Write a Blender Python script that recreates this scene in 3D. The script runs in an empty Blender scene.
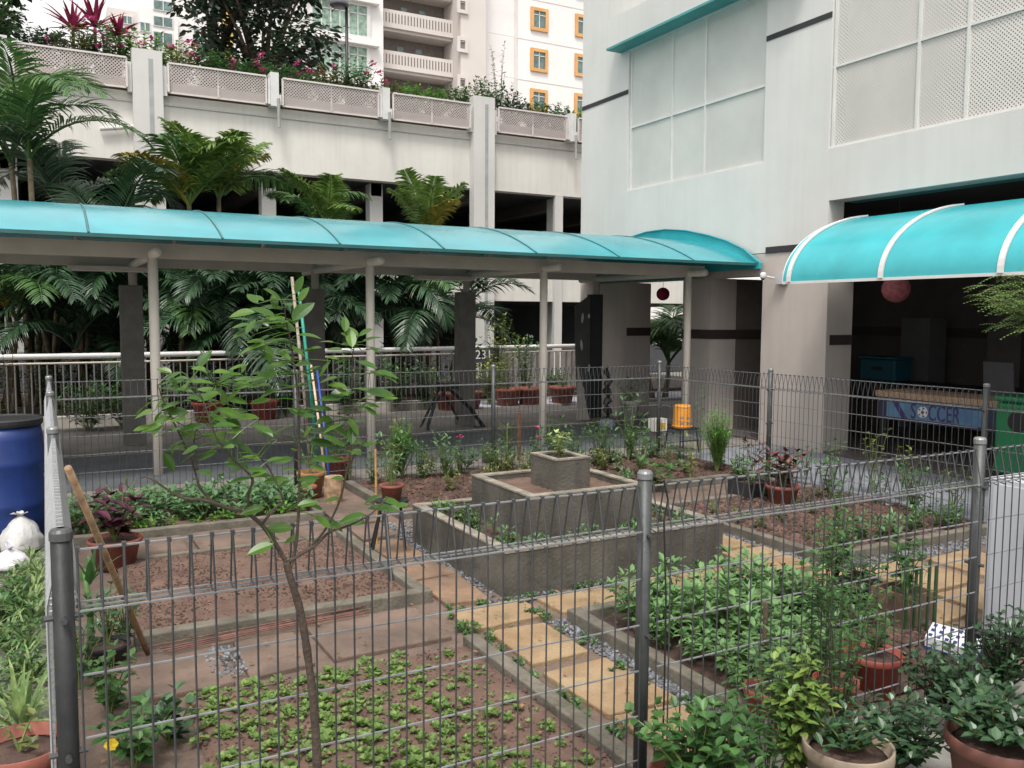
import bpy, math, random
from mathutils import Vector, Matrix
rnd = random.Random(7)
R = math.radians
S = bpy.context.scene
COL = S.collection

# ------------------------------------------------------------------ camera
F = 864.0
PI_, YA, RO = R(4.5), R(28.4), R(.32)
FW = Vector((math.sin(YA)*math.cos(PI_), math.cos(YA)*math.cos(PI_), -math.sin(PI_)))
R0 = Vector((math.cos(YA), -math.sin(YA), 0)); U0 = R0.cross(FW)
RT = R0*math.cos(RO)+U0*math.sin(RO); UP = -R0*math.sin(RO)+U0*math.cos(RO)
CAM = Vector((0, 0, 1.75))
cd = bpy.data.cameras.new('camera'); cam = bpy.data.objects.new('camera', cd); COL.objects.link(cam)
m = Matrix((RT, UP, -FW)).transposed().to_4x4(); m.translation = CAM
cam.matrix_world = m
cd.sensor_width = 36; cd.lens = F/1024*36; cd.clip_end = 500; cd.clip_start = .05
S.camera = cam
def pl(x, y, ax, val):
    d = FW+RT*((x-512)/F)-UP*((y-384)/F)
    return CAM+d*((val-CAM[ax])/d[ax])
def G(x, y, z=0.0): return pl(x, y, 2, z)

# ------------------------------------------------------------------ light
W = bpy.data.worlds.new('World'); S.world = W; W.use_nodes = True
nt = W.node_tree; bg = nt.nodes['Background']
sky = nt.nodes.new('ShaderNodeTexSky'); sky.sky_type = 'NISHITA'; sky.sun_disc = False
SUN_EL, SUN_AZ = 62, 215
sky.sun_elevation = R(SUN_EL); sky.sun_rotation = R(SUN_AZ); sky.air_density = 1.6; sky.dust_density = 6; sky.ozone_density = 1
hs = nt.nodes.new('ShaderNodeHueSaturation'); hs.inputs['Saturation'].default_value = .08; hs.inputs['Value'].default_value = 1.22
nt.links.new(sky.outputs[0], hs.inputs['Color']); mx = nt.nodes.new('ShaderNodeMix'); mx.data_type = 'RGBA'; mx.inputs[0].default_value = .5; mx.inputs[7].default_value = (5.9, 5.75, 5.6, 1)   # veil of bright overcast cloud
nt.links.new(hs.outputs[0], mx.inputs[6]); nt.links.new(mx.outputs[2], bg.inputs['Color'])
bg.inputs['Strength'].default_value = .15
ld = bpy.data.lights.new('sun', 'SUN'); ld.energy = 1.7; ld.angle = R(12); ld.color = (1, .95, .87)
lo = bpy.data.objects.new('sun', ld); COL.objects.link(lo)
az = R(SUN_AZ)
sd = Vector((math.sin(az)*math.cos(R(SUN_EL)), math.cos(az)*math.cos(R(SUN_EL)), math.sin(R(SUN_EL))))
lo.rotation_euler = sd.to_track_quat('Z', 'Y').to_euler(); lo.location = (0, 0, 30)
S.view_settings.view_transform = 'Standard'; S.view_settings.look = 'None'; S.view_settings.gamma = 1
S.view_settings.exposure = 0.6
S.cycles.max_bounces = 6; S.cycles.transparent_max_bounces = 12

# ------------------------------------------------------------------ materials
MATS = {}
def mat(name, col, rough=.7, var=.15, scale=3.0, bump=0.0, bscale=40, metal=0, spec=.5, island=0.0, trans=0.0, col2=None, coord='Object', detail=4, streak=0.0):
    if name in MATS: return MATS[name]
    M = bpy.data.materials.new(name); M.use_nodes = True; MATS[name] = M
    n = M.node_tree; L = n.links; b = n.nodes['Principled BSDF']
    b.inputs['Roughness'].default_value = rough; b.inputs['Metallic'].default_value = metal
    b.inputs['Specular IOR Level'].default_value = spec
    tc = n.nodes.new('ShaderNodeTexCoord')
    no = n.nodes.new('ShaderNodeTexNoise'); no.inputs['Scale'].default_value = scale; no.inputs['Detail'].default_value = detail
    no.inputs['Roughness'].default_value = .62
    L.new(tc.outputs[coord], no.inputs['Vector'])
    mix = n.nodes.new('ShaderNodeMix'); mix.data_type = 'RGBA'
    c = Vector(col); c2 = Vector(col2) if col2 else c*(1-var*1.6)
    c1 = c if col2 else c*(1+var)
    mix.inputs[6].default_value = (*c1, 1); mix.inputs[7].default_value = (*c2, 1)
    ramp = n.nodes.new('ShaderNodeMapRange'); ramp.inputs[1].default_value = .33; ramp.inputs[2].default_value = .67
    L.new(no.outputs[0], ramp.inputs[0]); L.new(ramp.outputs[0], mix.inputs[0])
    out = mix.outputs[2]
    if streak:
        mp = n.nodes.new('ShaderNodeMapping'); mp.inputs['Scale'].default_value = (5, 5, .35)
        L.new(tc.outputs[coord], mp.inputs[0])
        n3 = n.nodes.new('ShaderNodeTexNoise'); n3.inputs['Scale'].default_value = 1.6; n3.inputs['Detail'].default_value = 6
        L.new(mp.outputs[0], n3.inputs['Vector'])
        mr = n.nodes.new('ShaderNodeMapRange'); mr.inputs[1].default_value = .45; mr.inputs[2].default_value = .8
        mr.inputs[3].default_value = 1; mr.inputs[4].default_value = 1-streak; L.new(n3.outputs[0], mr.inputs[0])
        mu = n.nodes.new('ShaderNodeMix'); mu.data_type = 'RGBA'; mu.blend_type = 'MULTIPLY'; mu.inputs[0].default_value = 1
        L.new(out, mu.inputs[6]); L.new(mr.outputs[0], mu.inputs[7]); out = mu.outputs[2]
    if island:
        ge = n.nodes.new('ShaderNodeNewGeometry')
        h = n.nodes.new('ShaderNodeHueSaturation')
        m1 = n.nodes.new('ShaderNodeMapRange'); m1.inputs[3].default_value = 1-island; m1.inputs[4].default_value = 1+island
        L.new(ge.outputs['Random Per Island'], m1.inputs[0]); L.new(m1.outputs[0], h.inputs['Value'])
        m2 = n.nodes.new('ShaderNodeMapRange'); m2.inputs[3].default_value = .5+island*.05; m2.inputs[4].default_value = .5-island*.05
        L.new(ge.outputs['Random Per Island'], m2.inputs[0]); L.new(m2.outputs[0], h.inputs['Hue'])
        L.new(out, h.inputs['Color']); out = h.outputs[0]
    L.new(out, b.inputs['Base Color'])
    if bump:
        n2 = n.nodes.new('ShaderNodeTexNoise'); n2.inputs['Scale'].default_value = bscale; n2.inputs['Detail'].default_value = 5
        L.new(tc.outputs[coord], n2.inputs['Vector'])
        bp = n.nodes.new('ShaderNodeBump'); bp.inputs['Strength'].default_value = bump; bp.inputs['Distance'].default_value = .01
        L.new(n2.outputs[0], bp.inputs['Height']); L.new(bp.outputs[0], b.inputs['Normal'])
    if trans:
        tr = n.nodes.new('ShaderNodeBsdfTranslucent'); ms = n.nodes.new('ShaderNodeMixShader'); ms.inputs[0].default_value = trans
        L.new(out, tr.inputs[0]); L.new(b.outputs[0], ms.inputs[1]); L.new(tr.outputs[0], ms.inputs[2])
        L.new(ms.outputs[0], n.nodes['Material Output'].inputs['Surface'])
    return M
def leafmat(name, col, rough=.45, island=.35, trans=.3, col2=None, scale=6):
    return mat(name, col, rough, .2, scale, island=island, trans=trans, col2=col2)
def lattice(name, col, pitch, solid, plane, diag=True):
    M = mat(name, col, .6, .06, .8); n = M.node_tree; L = n.links
    tc = n.nodes.new('ShaderNodeTexCoord'); sp = n.nodes.new('ShaderNodeSeparateXYZ'); L.new(tc.outputs['Object'], sp.inputs[0])
    a = sp.outputs['X' if plane == 'xz' else 'Y']; z = sp.outputs['Z']
    def mth(op, x, y=None):
        q = n.nodes.new('ShaderNodeMath'); q.operation = op
        for i, v in enumerate((x, y)):
            if v is None: continue
            if isinstance(v, (int, float)): q.inputs[i].default_value = v
            else: L.new(v, q.inputs[i])
        return q.outputs[0]
    if diag: u, v = mth('ADD', a, z), mth('SUBTRACT', a, z)
    else: u, v = a, z
    fu = mth('FRACT', mth('DIVIDE', u, pitch)); fv = mth('FRACT', mth('DIVIDE', v, pitch))
    hole = mth('MULTIPLY', mth('GREATER_THAN', fu, solid), mth('GREATER_THAN', fv, solid))
    tr = n.nodes.new('ShaderNodeBsdfTransparent'); ms = n.nodes.new('ShaderNodeMixShader')
    L.new(hole, ms.inputs[0]); L.new(n.nodes['Principled BSDF'].outputs[0], ms.inputs[1]); L.new(tr.outputs[0], ms.inputs[2])
    L.new(ms.outputs[0], n.nodes['Material Output'].inputs['Surface'])
    return M

# ------------------------------------------------------------------ mesh builder
class MB:
    def __init__(s): s.v = []; s.f = []
    def add(s, v, f):
        k = len(s.v); s.v += [tuple(p) for p in v]; s.f += [tuple(i+k for i in q) for q in f]; return s
    def box(s, x0, x1, y0, y1, z0, z1):
        return s.add([(x0,y0,z0),(x1,y0,z0),(x1,y1,z0),(x0,y1,z0),(x0,y0,z1),(x1,y0,z1),(x1,y1,z1),(x0,y1,z1)],
                     [(0,3,2,1),(4,5,6,7),(0,1,5,4),(1,2,6,5),(2,3,7,6),(3,0,4,7)])
    def obox(s, c, ex, ey, ez):
        c, ex, ey, ez = map(Vector, (c, ex, ey, ez)); P = []
        for k in (-1, 1):
            for i, j in ((-1,-1),(1,-1),(1,1),(-1,1)): P.append(c+ex*i+ey*j+ez*k)
        return s.add(P, [(0,3,2,1),(4,5,6,7),(0,1,5,4),(1,2,6,5),(2,3,7,6),(3,0,4,7)])
    def tube(s, pts, rad, n=6, cap=True):
        pts = [Vector(p) for p in pts]
        if not isinstance(rad, (list, tuple)): rad = [rad]*len(pts)
        P = []; ref = None
        for i, p in enumerate(pts):
            d = (pts[min(i+1, len(pts)-1)]-pts[max(i-1, 0)]).normalized()
            if ref is None: ref = Vector((0,0,1)) if abs(d.z) < .9 else Vector((1,0,0))
            a = ref.cross(d)
            if a.length < 1e-4: a = Vector((0,1,0)).cross(d)
            a.normalize(); b = d.cross(a); ref = b.cross(d)*-1 if False else ref
            for k in range(n):
                t = 2*math.pi*k/n; P.append(p+(a*math.cos(t)+b*math.sin(t))*rad[i])
        Fc = []
        for i in range(len(pts)-1):
            for k in range(n):
                k2 = (k+1) % n; Fc.append((i*n+k, i*n+k2, (i+1)*n+k2, (i+1)*n+k))
        if cap: Fc.append(tuple(reversed(range(n)))); Fc.append(tuple(range((len(pts)-1)*n, len(pts)*n)))
        return s.add(P, Fc)
    def lathe(s, c, prof, n=24):
        P = []; Fc = []
        for r, z in prof:
            for k in range(n):
                t = 2*math.pi*k/n; P.append((c[0]+r*math.cos(t), c[1]+r*math.sin(t), c[2]+z))
        for i in range(len(prof)-1):
            for k in range(n):
                k2 = (k+1) % n; Fc.append((i*n+k, i*n+k2, (i+1)*n+k2, (i+1)*n+k))
        Fc.append(tuple(reversed(range(n))))
        Fc.append(tuple(range((len(prof)-1)*n, len(prof)*n)))
        return s.add(P, Fc)
    def leaf(s, p, d, up, L, Wd, droop=.3, fold=.25, n=3, shape='oval'):
        p, d, up = Vector(p), Vector(d).normalized(), Vector(up)
        side = d.cross(up)
        if side.length < 1e-3: side = d.cross(Vector((1,.3,.2)))
        side.normalize(); nn = side.cross(d).normalized()
        P = [p]; prev = p; st = []
        prof = {'oval': lambda t: math.sin(math.pi*min(1, t*.96+.04))**.8, 'blade': lambda t: min(1, t*5+.3)*(1-t)**.55,
                'heart': lambda t: math.sin(math.pi*t**.7)**.9, 'round': lambda t: max(0, 1-(2*t-1.05)**2)**.5}[shape]
        for i in range(1, n+1):
            t = i/n
            dd = (d-Vector((0,0,1))*droop*t*1.3).normalized()
            prev = prev+dd*(L/n)
            w = prof(min(t, .999))*Wd/2 if i < n else 0
            st.append((prev, w))
        V = [p]; Fc = []
        idx = []
        for c, w in st[:-1]:
            k = len(V); V += [c-side*w+nn*w*fold, c, c+side*w+nn*w*fold]; idx.append(k)
        V.append(st[-1][0]); tip = len(V)-1
        a = idx[0]; Fc += [(0, a+1, a), (0, a+2, a+1)]
        for i in range(len(idx)-1):
            a, b = idx[i], idx[i+1]; Fc += [(a, a+1, b+1, b), (a+1, a+2, b+2, b+1)]
        a = idx[-1]; Fc += [(a, a+1, tip), (a+1, a+2, tip)]
        return s.add(V, Fc)
    def build(s, name, material, parent=None, loc=None, smooth=False, label=None, kind=None):
        o0 = Vector(loc) if loc is not None else Vector((0,0,0))
        if parent is not None: o0 = parent['_o'] if False else ROOT[parent.name]
        me = bpy.data.meshes.new(name)
        me.from_pydata([tuple(Vector(v)-o0) for v in s.v], [], s.f); me.update()
        if smooth: me.polygons.foreach_set('use_smooth', [True]*len(me.polygons))
        me.materials.append(material)
        o = bpy.data.objects.new(name, me); COL.objects.link(o)
        ROOT[o.name] = o0
        if parent is not None: o.parent = parent
        elif loc is not None: o.location = loc
        if label: o['label'] = label
        if kind: o['kind'] = kind
        return o
ROOT = {}
def tag(o, label, cat, group=None):
    o['label'] = label; o['category'] = cat
    if group: o['group'] = group
    return o
def thing(name, label, cat, loc=(0,0,0), group=None):
    o = bpy.data.objects.new(name, None); COL.objects.link(o); o.empty_display_size = .2
    o.location = loc; ROOT[o.name] = Vector(loc)
    return tag(o, label, cat, group)
def copy_tree(o, parent=None):
    c = o.copy(); COL.objects.link(c); ROOT[c.name] = ROOT.get(o.name, Vector((0,0,0)))
    if parent is not None: c.parent = parent
    for ch in [q for q in list(o.children)]: copy_tree(ch, c)
    return c
def place(o, loc, rz=0, sc=1, label=None, group=None):
    o.location = loc; o.rotation_euler = (0, 0, rz); o.scale = (sc, sc, sc) if not isinstance(sc, tuple) else sc
    if label: o['label'] = label
    if group: o['group'] = group
    return o
def bevel(o, w=.01, seg=2):
    b = o.modifiers.new('bevel', 'BEVEL'); b.width = w; b.segments = seg; b.limit_method = 'ANGLE'; return o

def patches(M, col, scale, lo, hi, amt=.7):
    n = M.node_tree; L = n.links; b = n.nodes['Principled BSDF']; src = b.inputs['Base Color'].links[0].from_socket
    tc = n.nodes.new('ShaderNodeTexCoord'); no = n.nodes.new('ShaderNodeTexNoise'); no.inputs['Scale'].default_value = scale; no.inputs['Detail'].default_value = 12; no.inputs['Roughness'].default_value = .75
    L.new(tc.outputs['Object'], no.inputs['Vector']); mr = n.nodes.new('ShaderNodeMapRange'); mr.inputs[1].default_value = lo; mr.inputs[2].default_value = hi; mr.inputs[4].default_value = amt
    L.new(no.outputs[0], mr.inputs[0]); mx = n.nodes.new('ShaderNodeMix'); mx.data_type = 'RGBA'; mx.inputs[7].default_value = (*col, 1)
    L.new(mr.outputs[0], mx.inputs[0]); L.new(src, mx.inputs[6]); L.new(mx.outputs[2], b.inputs['Base Color'])
# palette
M_wall = mat('white_painted_wall', (.57,.56,.54), .85, .05, .5, .15, 60, streak=.05)
M_wallcool = mat('carpark_paint', (.66,.64,.60), .85, .06, .5, .15, 60, streak=.09)
M_beige = mat('beige_painted_wall', (.46,.41,.375), .85, .06, .9, .12, 60, streak=.08)
M_band = mat('brown_band', (.035,.024,.022), .7, .1)
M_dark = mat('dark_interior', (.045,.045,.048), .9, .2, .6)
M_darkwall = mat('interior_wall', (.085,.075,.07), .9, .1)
M_teal = mat('teal_paint', (.045,.26,.25), .5, .08)
M_groove = mat('groove_dark', (.03,.03,.032), .9, .1)
M_conc = mat('grey_concrete', (.125,.114,.096), .9, .25, 3, .6, 50, col2=(.058,.052,.043), detail=12, streak=.5)
M_conctop = mat('concrete_rim', (.23,.205,.165), .9, .3, 9, .6, 50)
M_kerb = mat('bed_kerb_concrete', (.17,.15,.12), .9, .3, 6, .5, 60, col2=(.085,.075,.058))
M_soil = mat('red_brown_soil', (.145,.09,.066), .95, .3, 7, 1.0, 35, col2=(.085,.048,.036), detail=10)
M_soil2 = mat('dark_compost_soil', (.095,.055,.042), .95, .3, 14, 1.0, 45, col2=(.05,.028,.022), detail=10)
M_clod = mat('soil_clods', (.095,.056,.042), .95, .3, 9, island=.4)
M_paver = mat('yellow_sandstone_paver', (.33,.24,.14), .85, .2, 3.2, .8, 50, col2=(.23,.145,.075), detail=12, streak=.2)
M_paver2 = mat('orange_sandstone_paver', (.28,.175,.105), .85, .2, 3.2, .8, 50, col2=(.13,.085,.06), detail=12, streak=.25)
M_pathred = mat('reddish_stone_path', (.185,.128,.098), .85, .2, 2.5, .7, 40, col2=(.085,.06,.047), detail=12)
M_pebble = mat('grey_pebbles', (.13,.135,.15), .7, .2, 10, island=.7)
M_galv = mat('galvanised_steel', (.06,.062,.068), .42, .12, 20, metal=.3, spec=.6)  # darker steel: dim surroundings the uprights reflect are put into the colour
M_galvh = mat('galvanised_steel_skylit', (.24,.245,.255), .4, .12, 20, metal=.4, spec=.6)  # lighter copy of the wire steel: sky highlights put into the colour
M_post = mat('galvanised_post', (.075,.079,.08), .5, .2, 9, .2, 30, metal=.25, col2=(.045,.05,.05))
M_cap = mat('post_cap', (.22,.225,.23), .45, .1, metal=.4)
M_terr = mat('terracotta', (.22,.07,.048), .75, .2, 9, .2, 50)
M_redpot = mat('red_plastic_pot', (.30,.065,.045), .45, .15, 9)
M_creampot = mat('cream_pot_rim', (.24,.19,.14), .7, .15, 12, .2)
M_darkpot = mat('dark_pot', (.025,.024,.026), .5, .2, 9)
M_brownpot = mat('brown_square_pot', (.17,.105,.07), .8, .2, 9)
M_pavdark = mat('dark_walkway_paving', (.095,.10,.11), .7, .15, 3, .3, 70)
M_pavlight = mat('light_walkway_paving', (.22,.195,.175), .85, .15, 2, .3, 70)
M_ground = mat('ground_concrete', (.22,.21,.19), .9, .2, 1.2, .4, 40)
M_colpaint = mat('cream_column_paint', (.74,.68,.60), .6, .05, 3)
M_beam = mat('brown_grey_beam_paint', (.54,.475,.41), .6, .06, 3)
M_clad = mat('dark_grey_cladding', (.15,.14,.125), .8, .12, 6, .3, 30)
M_white = mat('white_metal', (.62,.61,.60), .45, .06)
M_bark = mat('brown_bark', (.12,.085,.06), .9, .3, 25, .6, 90, col2=(.06,.042,.03))
M_twig = mat('dark_green_stem', (.05,.055,.03), .8, .3, 20)
M_stem = mat('green_stem', (.13,.17,.05), .6, .2, 20)
M_wood = mat('bare_wood', (.30,.19,.11), .7, .25, 18, .3, 60)
M_black = mat('black_plastic', (.015,.015,.017), .5, .2)
L_lime = leafmat('lime_tree_leaf', (.07,.165,.018), .35, .3, .4)
L_lettuce = leafmat('lettuce_leaf', (.15,.24,.06), .5, .3, .35)
L_mint = leafmat('pale_green_leaf', (.095,.19,.08), .5, .3, .3)
L_green = leafmat('mid_green_leaf', (.055,.14,.035), .45, .35, .3)
L_bright = leafmat('bright_green_leaf', (.10,.24,.03), .5, .3, .35)
L_dark = leafmat('dark_glossy_leaf', (.032,.08,.032), .35, .4, .15)
L_yg = leafmat('yellow_green_leaf', (.19,.24,.045), .45, .35, .35)
L_var = leafmat('variegated_spider_leaf', (.24,.31,.12), .45, .35, .3, col2=(.09,.18,.05), scale=30)
L_coleus = leafmat('purple_coleus_leaf', (.07,.012,.024), .5, .6, .12, col2=(.03,.008,.013), scale=14)
L_cord = leafmat('magenta_cordyline_leaf', (.32,.02,.07), .5, .45, .3, col2=(.14,.015,.05))
L_palm = leafmat('palm_leaflet', (.06,.14,.035), .4, .4, .25)
L_palmy = leafmat('yellowed_palm_leaflet', (.27,.27,.05), .45, .4, .25)
L_palmd = leafmat('dark_palm_leaflet', (.028,.068,.03), .35, .4, .15)
L_tree = leafmat('dark_tree_foliage', (.03,.06,.03), .5, .5, .15)
L_flower = leafmat('magenta_flower', (.45,.07,.19), .5, .3, .3)
L_yellow = leafmat('yellow_petal', (.75,.55,.03), .5, .2, .3)
L_olive = leafmat('olive_bush_leaf', (.13,.15,.04), .5, .4, .25)

patches(M_conc, (.035,.036,.022), 2.2, .52, .68, .75); patches(M_conctop, (.06,.062,.035), 5, .55, .7, .7); patches(M_kerb, (.04,.045,.02), 4, .52, .68, .75)
patches(M_paver, (.09,.075,.045), 4.5, .54, .72, .75); patches(M_paver2, (.08,.055,.035), 4.5, .54, .72, .7); patches(M_pathred, (.06,.045,.035), 3, .52, .7, .7)
patches(M_pavlight, (.10,.09,.08), 1.5, .5, .7, .6); patches(M_terr, (.10,.06,.045), 6, .55, .75, .6)
# polycarbonate roof
def poly(name, col, tr=.35, rough=.22):
    M = mat(name, col, rough, .12, 1.3, spec=.5); n = M.node_tree; L = n.links
    b = n.nodes['Principled BSDF']; t = n.nodes.new('ShaderNodeBsdfTranslucent'); ms = n.nodes.new('ShaderNodeMixShader')
    b.inputs['Coat Weight'].default_value = .45; b.inputs['Coat IOR'].default_value = 1.6; b.inputs['Coat Roughness'].default_value = .2
    t.inputs[0].default_value = (*col, 1); ms.inputs[0].default_value = tr
    L.new(b.outputs[0], ms.inputs[1]); L.new(t.outputs[0], ms.inputs[2]); L.new(ms.outputs[0], n.nodes['Material Output'].inputs['Surface'])
    return M
M_poly = poly('teal_polycarbonate', (.022,.34,.40), .15)
patches(M_poly, (.10,.36,.38), 1.1, .5, .75, .4)
M_poly2 = poly('teal_canopy_sheet', (.035,.42,.47), .15, .35)
M_glass = mat('window_glass', (.10,.17,.16), .12, .3, 1.5, spec=.8)
M_curtain = mat('green_curtain', (.25,.36,.29), .7, .3, 3)
M_hdb = mat('apartment_white', (.74,.71,.70), .85, .04, .2)
M_hdbp = mat('apartment_pinkish', (.60,.55,.52), .85, .04, .2)
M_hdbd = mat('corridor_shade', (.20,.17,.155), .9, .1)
M_orange = mat('orange_window_frame', (.62,.33,.12), .7, .08, 1)
M_yel = mat('yellow_wall', (.62,.40,.10), .8, .08, 1)

def struct(mb, name, m, **k): return mb.build(name, m, kind='structure', **k)

# ------------------------------------------------------------------ ground
struct(MB().add([(-150,-60,-.03),(200,-60,-.03),(200,250,-.03),(-150,250,-.03)], [(0,1,2,3)]), 'ground', M_ground)
GX0, GX1, GY0, GY1 = .06, 6.9, 2.46, 8.5
def soil_sheet(name, x0, x1, y0, y1, z, amp, m, seed=1, step=.035, mound=0.0):
    nx = max(2, int((x1-x0)/step)); ny = max(2, int((y1-y0)/step)); r = random.Random(seed); V = []
    from mathutils import noise
    for j in range(ny+1):
        for i in range(nx+1):
            x = x0+(x1-x0)*i/nx; y = y0+(y1-y0)*j/ny
            h = noise.noise(Vector((x*3+seed, y*3, 0)))*amp+noise.noise(Vector((x*14, y*14+seed, 3)))*amp*.6+r.uniform(-1,1)*amp*.22
            e = min(i, nx-i, j, ny-j)
            if e == 0: h = -amp
            V.append((x, y, z+h+mound*min(1, e/6)))
    Fc = [(j*(nx+1)+i, j*(nx+1)+i+1, (j+1)*(nx+1)+i+1, (j+1)*(nx+1)+i) for j in range(ny) for i in range(nx)]
    return struct(MB().add(V, Fc), name, m, smooth=True)
soil_sheet('garden_ground', GX0, GX1, GY0, GY1, .004, .006, M_pathred, 3, .06)
def clods(x0, x1, y0, y1, z, n, smin, smax, m, label, name='soil_clods', seed=2, avoid=None):
    r = random.Random(seed); mb = MB()
    for _ in range(n):
        x, y = r.uniform(x0, x1), r.uniform(y0, y1)
        if avoid and avoid[0] < x < avoid[1] and avoid[2] < y < avoid[3]: continue
        s = r.uniform(smin, smax)*(1 if r.random() < .9 else 1.6); a = r.uniform(0, 6.28)
        P = []
        for k in range(5):
            t = a+k*1.2566; q = s*r.uniform(.7, 1.2); P.append((x+q*math.cos(t), y+q*math.sin(t), z-s*.15))
        P2 = [(x+(p[0]-x)*.62, y+(p[1]-y)*.62, z+s*r.uniform(.35,.7)) for p in P]
        mb.add(P+P2, [(k, (k+1)%5, 5+(k+1)%5, 5+k) for k in range(5)]+[(5,6,7,8,9)])
    o = mb.build(name, m); o['kind'] = 'stuff'; o['label'] = label; o['category'] = 'soil' if 'soil' in name else 'pebbles'
    return o
def kerb(x0, x1, y0, y1, h=.07, name='bed_kerb'):
    o = struct(MB().box(x0, x1, y0, y1, -.02, h), name, M_kerb); bevel(o, .008); return o
# bed A (rear left), B (bare soil), C (lettuce), D (leafy greens), E (right), G (rear middle)
soil_sheet('soil_bed', .08, 2.0, 7.22, 8.4, .04, .012, M_soil, 5)
kerb(.08, 2.04, 7.14, 7.22, .08); kerb(2.0, 2.08, 7.221, 8.4, .07)
soil_sheet('soil_bed', .38, 1.95, 4.84, 6.44, .045, .014, M_soil, 6)
clods(.42, 1.92, 4.88, 6.4, .046, 3600, .003, .0095, M_clod, 'crumbly reddish soil clods on the bare left bed')
kerb(.36, 2.03, 4.75, 4.84, .085); kerb(1.95, 2.03, 4.841, 6.5, .075); kerb(.36, 1.949, 6.44, 6.5, .05)
soil_sheet('soil_bed', .5, 1.9, 2.5, 4.0, .03, .012, M_soil, 8)
clods(.5, 1.9, 2.5, 4.0, .032, 2400, .003, .009, M_clod, 'loose soil clods between the lettuce seedlings', seed=9)
kerb(1.9, 1.98, 2.5, 4.05, .06)
soil_sheet('soil_bed', 2.68, 4.2, 2.55, 4.0, .04, .02, M_soil2, 9)
clods(3.7, 4.2, 2.55, 3.6, .05, 700, .008, .028, M_clod, 'dark soil clods at the right end of the leafy bed', seed=19)
kerb(2.58, 2.66, 2.55, 4.1, .08); kerb(2.661, 4.2, 4.02, 4.1, .08); kerb(4.201, 4.28, 2.55, 4.1, .08)
soil_sheet('soil_bed', 4.9, 6.8, 4.3, 6.1, .04, .02, M_soil, 11)
clods(4.9, 6.8, 4.3, 6.1, .05, 2600, .008, .024, M_clod, 'crumbled brown soil on the right rear bed', seed=12)
kerb(4.8, 4.88, 4.2, 6.2, .08); kerb(4.881, 6.82, 4.2, 4.28, .08); kerb(4.881, 6.82, 6.12, 6.2, .06)
soil_sheet('soil_bed', 2.7, 6.8, 6.92, 8.4, .05, .025, M_soil2, 14)
clods(2.7, 6.8, 6.95, 8.4, .06, 4200, .008, .028, M_clod, 'rough dark mulch soil on the bed behind the planter', seed=15)
kerb(2.62, 6.82, 6.84, 6.92, .09); kerb(2.62, 2.7, 6.921, 8.4, .08)
# pavers
def paver(x0, x1, y0, y1, m=M_paver, h=.028):
    j = lambda: rnd.uniform(-.028, .028)
    P = [(x0+j(), y0+j()), (x1+j(), y0+j()), (x1+j(), y1+j()), (x0+j(), y1+j())]
    mb = MB().add([(*p, -.01) for p in P]+[(*p, h+rnd.uniform(0,.006)) for p in P], [(3,2,1,0),(4,5,6,7),(0,1,5,4),(1,2,6,5),(2,3,7,6),(3,0,4,7)])
    bevel(struct(mb, 'paving_stone', m), .008)
for a in [(2.08,2.38,5.2,5.62,M_paver2),(2.07,2.37,4.62,5.13,M_paver2),(2.02,2.53,4.19,4.52,M_paver),(2.07,2.43,3.62,4.1,M_paver),
          (2.09,2.45,3.0,3.5,M_paver),(2.09,2.45,2.5,2.94,M_paver),(2.1,2.36,5.7,6.2,M_paver2),(2.12,2.42,6.3,6.75,M_pathred),
          (2.62,3.1,4.16,4.49,M_paver),(3.18,3.62,4.16,4.49,M_paver),(3.7,4.15,4.16,4.49,M_paver),(4.32,4.72,4.2,4.75,M_paver),(4.36,4.7,4.82,5.35,M_paver),
          (4.32,4.75,3.62,4.1,M_paver),(4.34,4.76,3.05,3.55,M_paver),(4.82,5.4,3.45,4.0,M_paver),(4.85,5.4,2.85,3.38,M_paver),(5.5,6.05,3.4,3.95,M_paver),
          (4.36,4.7,5.42,5.9,M_paver2),(1.2,1.88,4.12,4.66,M_pathred),(.82,1.15,4.1,4.6,M_pathred),(.2,.74,4.1,4.6,M_pathred),
          (.3,.9,6.56,7.08,M_pathred),(.95,1.5,6.56,7.08,M_pathred),(1.54,2.0,6.56,7.08,M_pathred),
          (2.12,2.5,6.85,7.3,M_pathred),(2.12,2.5,7.35,7.8,M_pathred)]:
    paver(*a)
clods(2.3, 4.3, 4.5, 6.75, .012, 6500, .006, .014, M_pebble, 'grey pebbles laid round the concrete planter', 'pebbles', 31, (2.46,4.18,4.62,6.1))
clods(4.28, 4.35, 2.6, 6.0, .01, 500, .006, .013, M_pebble, 'grey pebbles beside the right path', 'pebbles', 32)
clods(4.7, 4.8, 3.3, 6.2, .01, 700, .006, .013, M_pebble, 'grey pebbles between right path and rear bed kerb', 'pebbles', 33)
clods(2.47, 2.58, 2.5, 4.15, .01, 900, .006, .012, M_pebble, 'grey pebbles between centre path and leafy bed kerb', 'pebbles', 34)
clods(4.85, 6.8, 4.02, 4.2, .01, 900, .006, .013, M_pebble, 'grey pebbles along the front kerb of right bed', 'pebbles', 35)
clods(.66, .82, 4.15, 4.55, .03, 160, .005, .012, M_pebble, 'small patch of grey pebbles in the reddish path', 'pebbles', 36)
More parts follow.
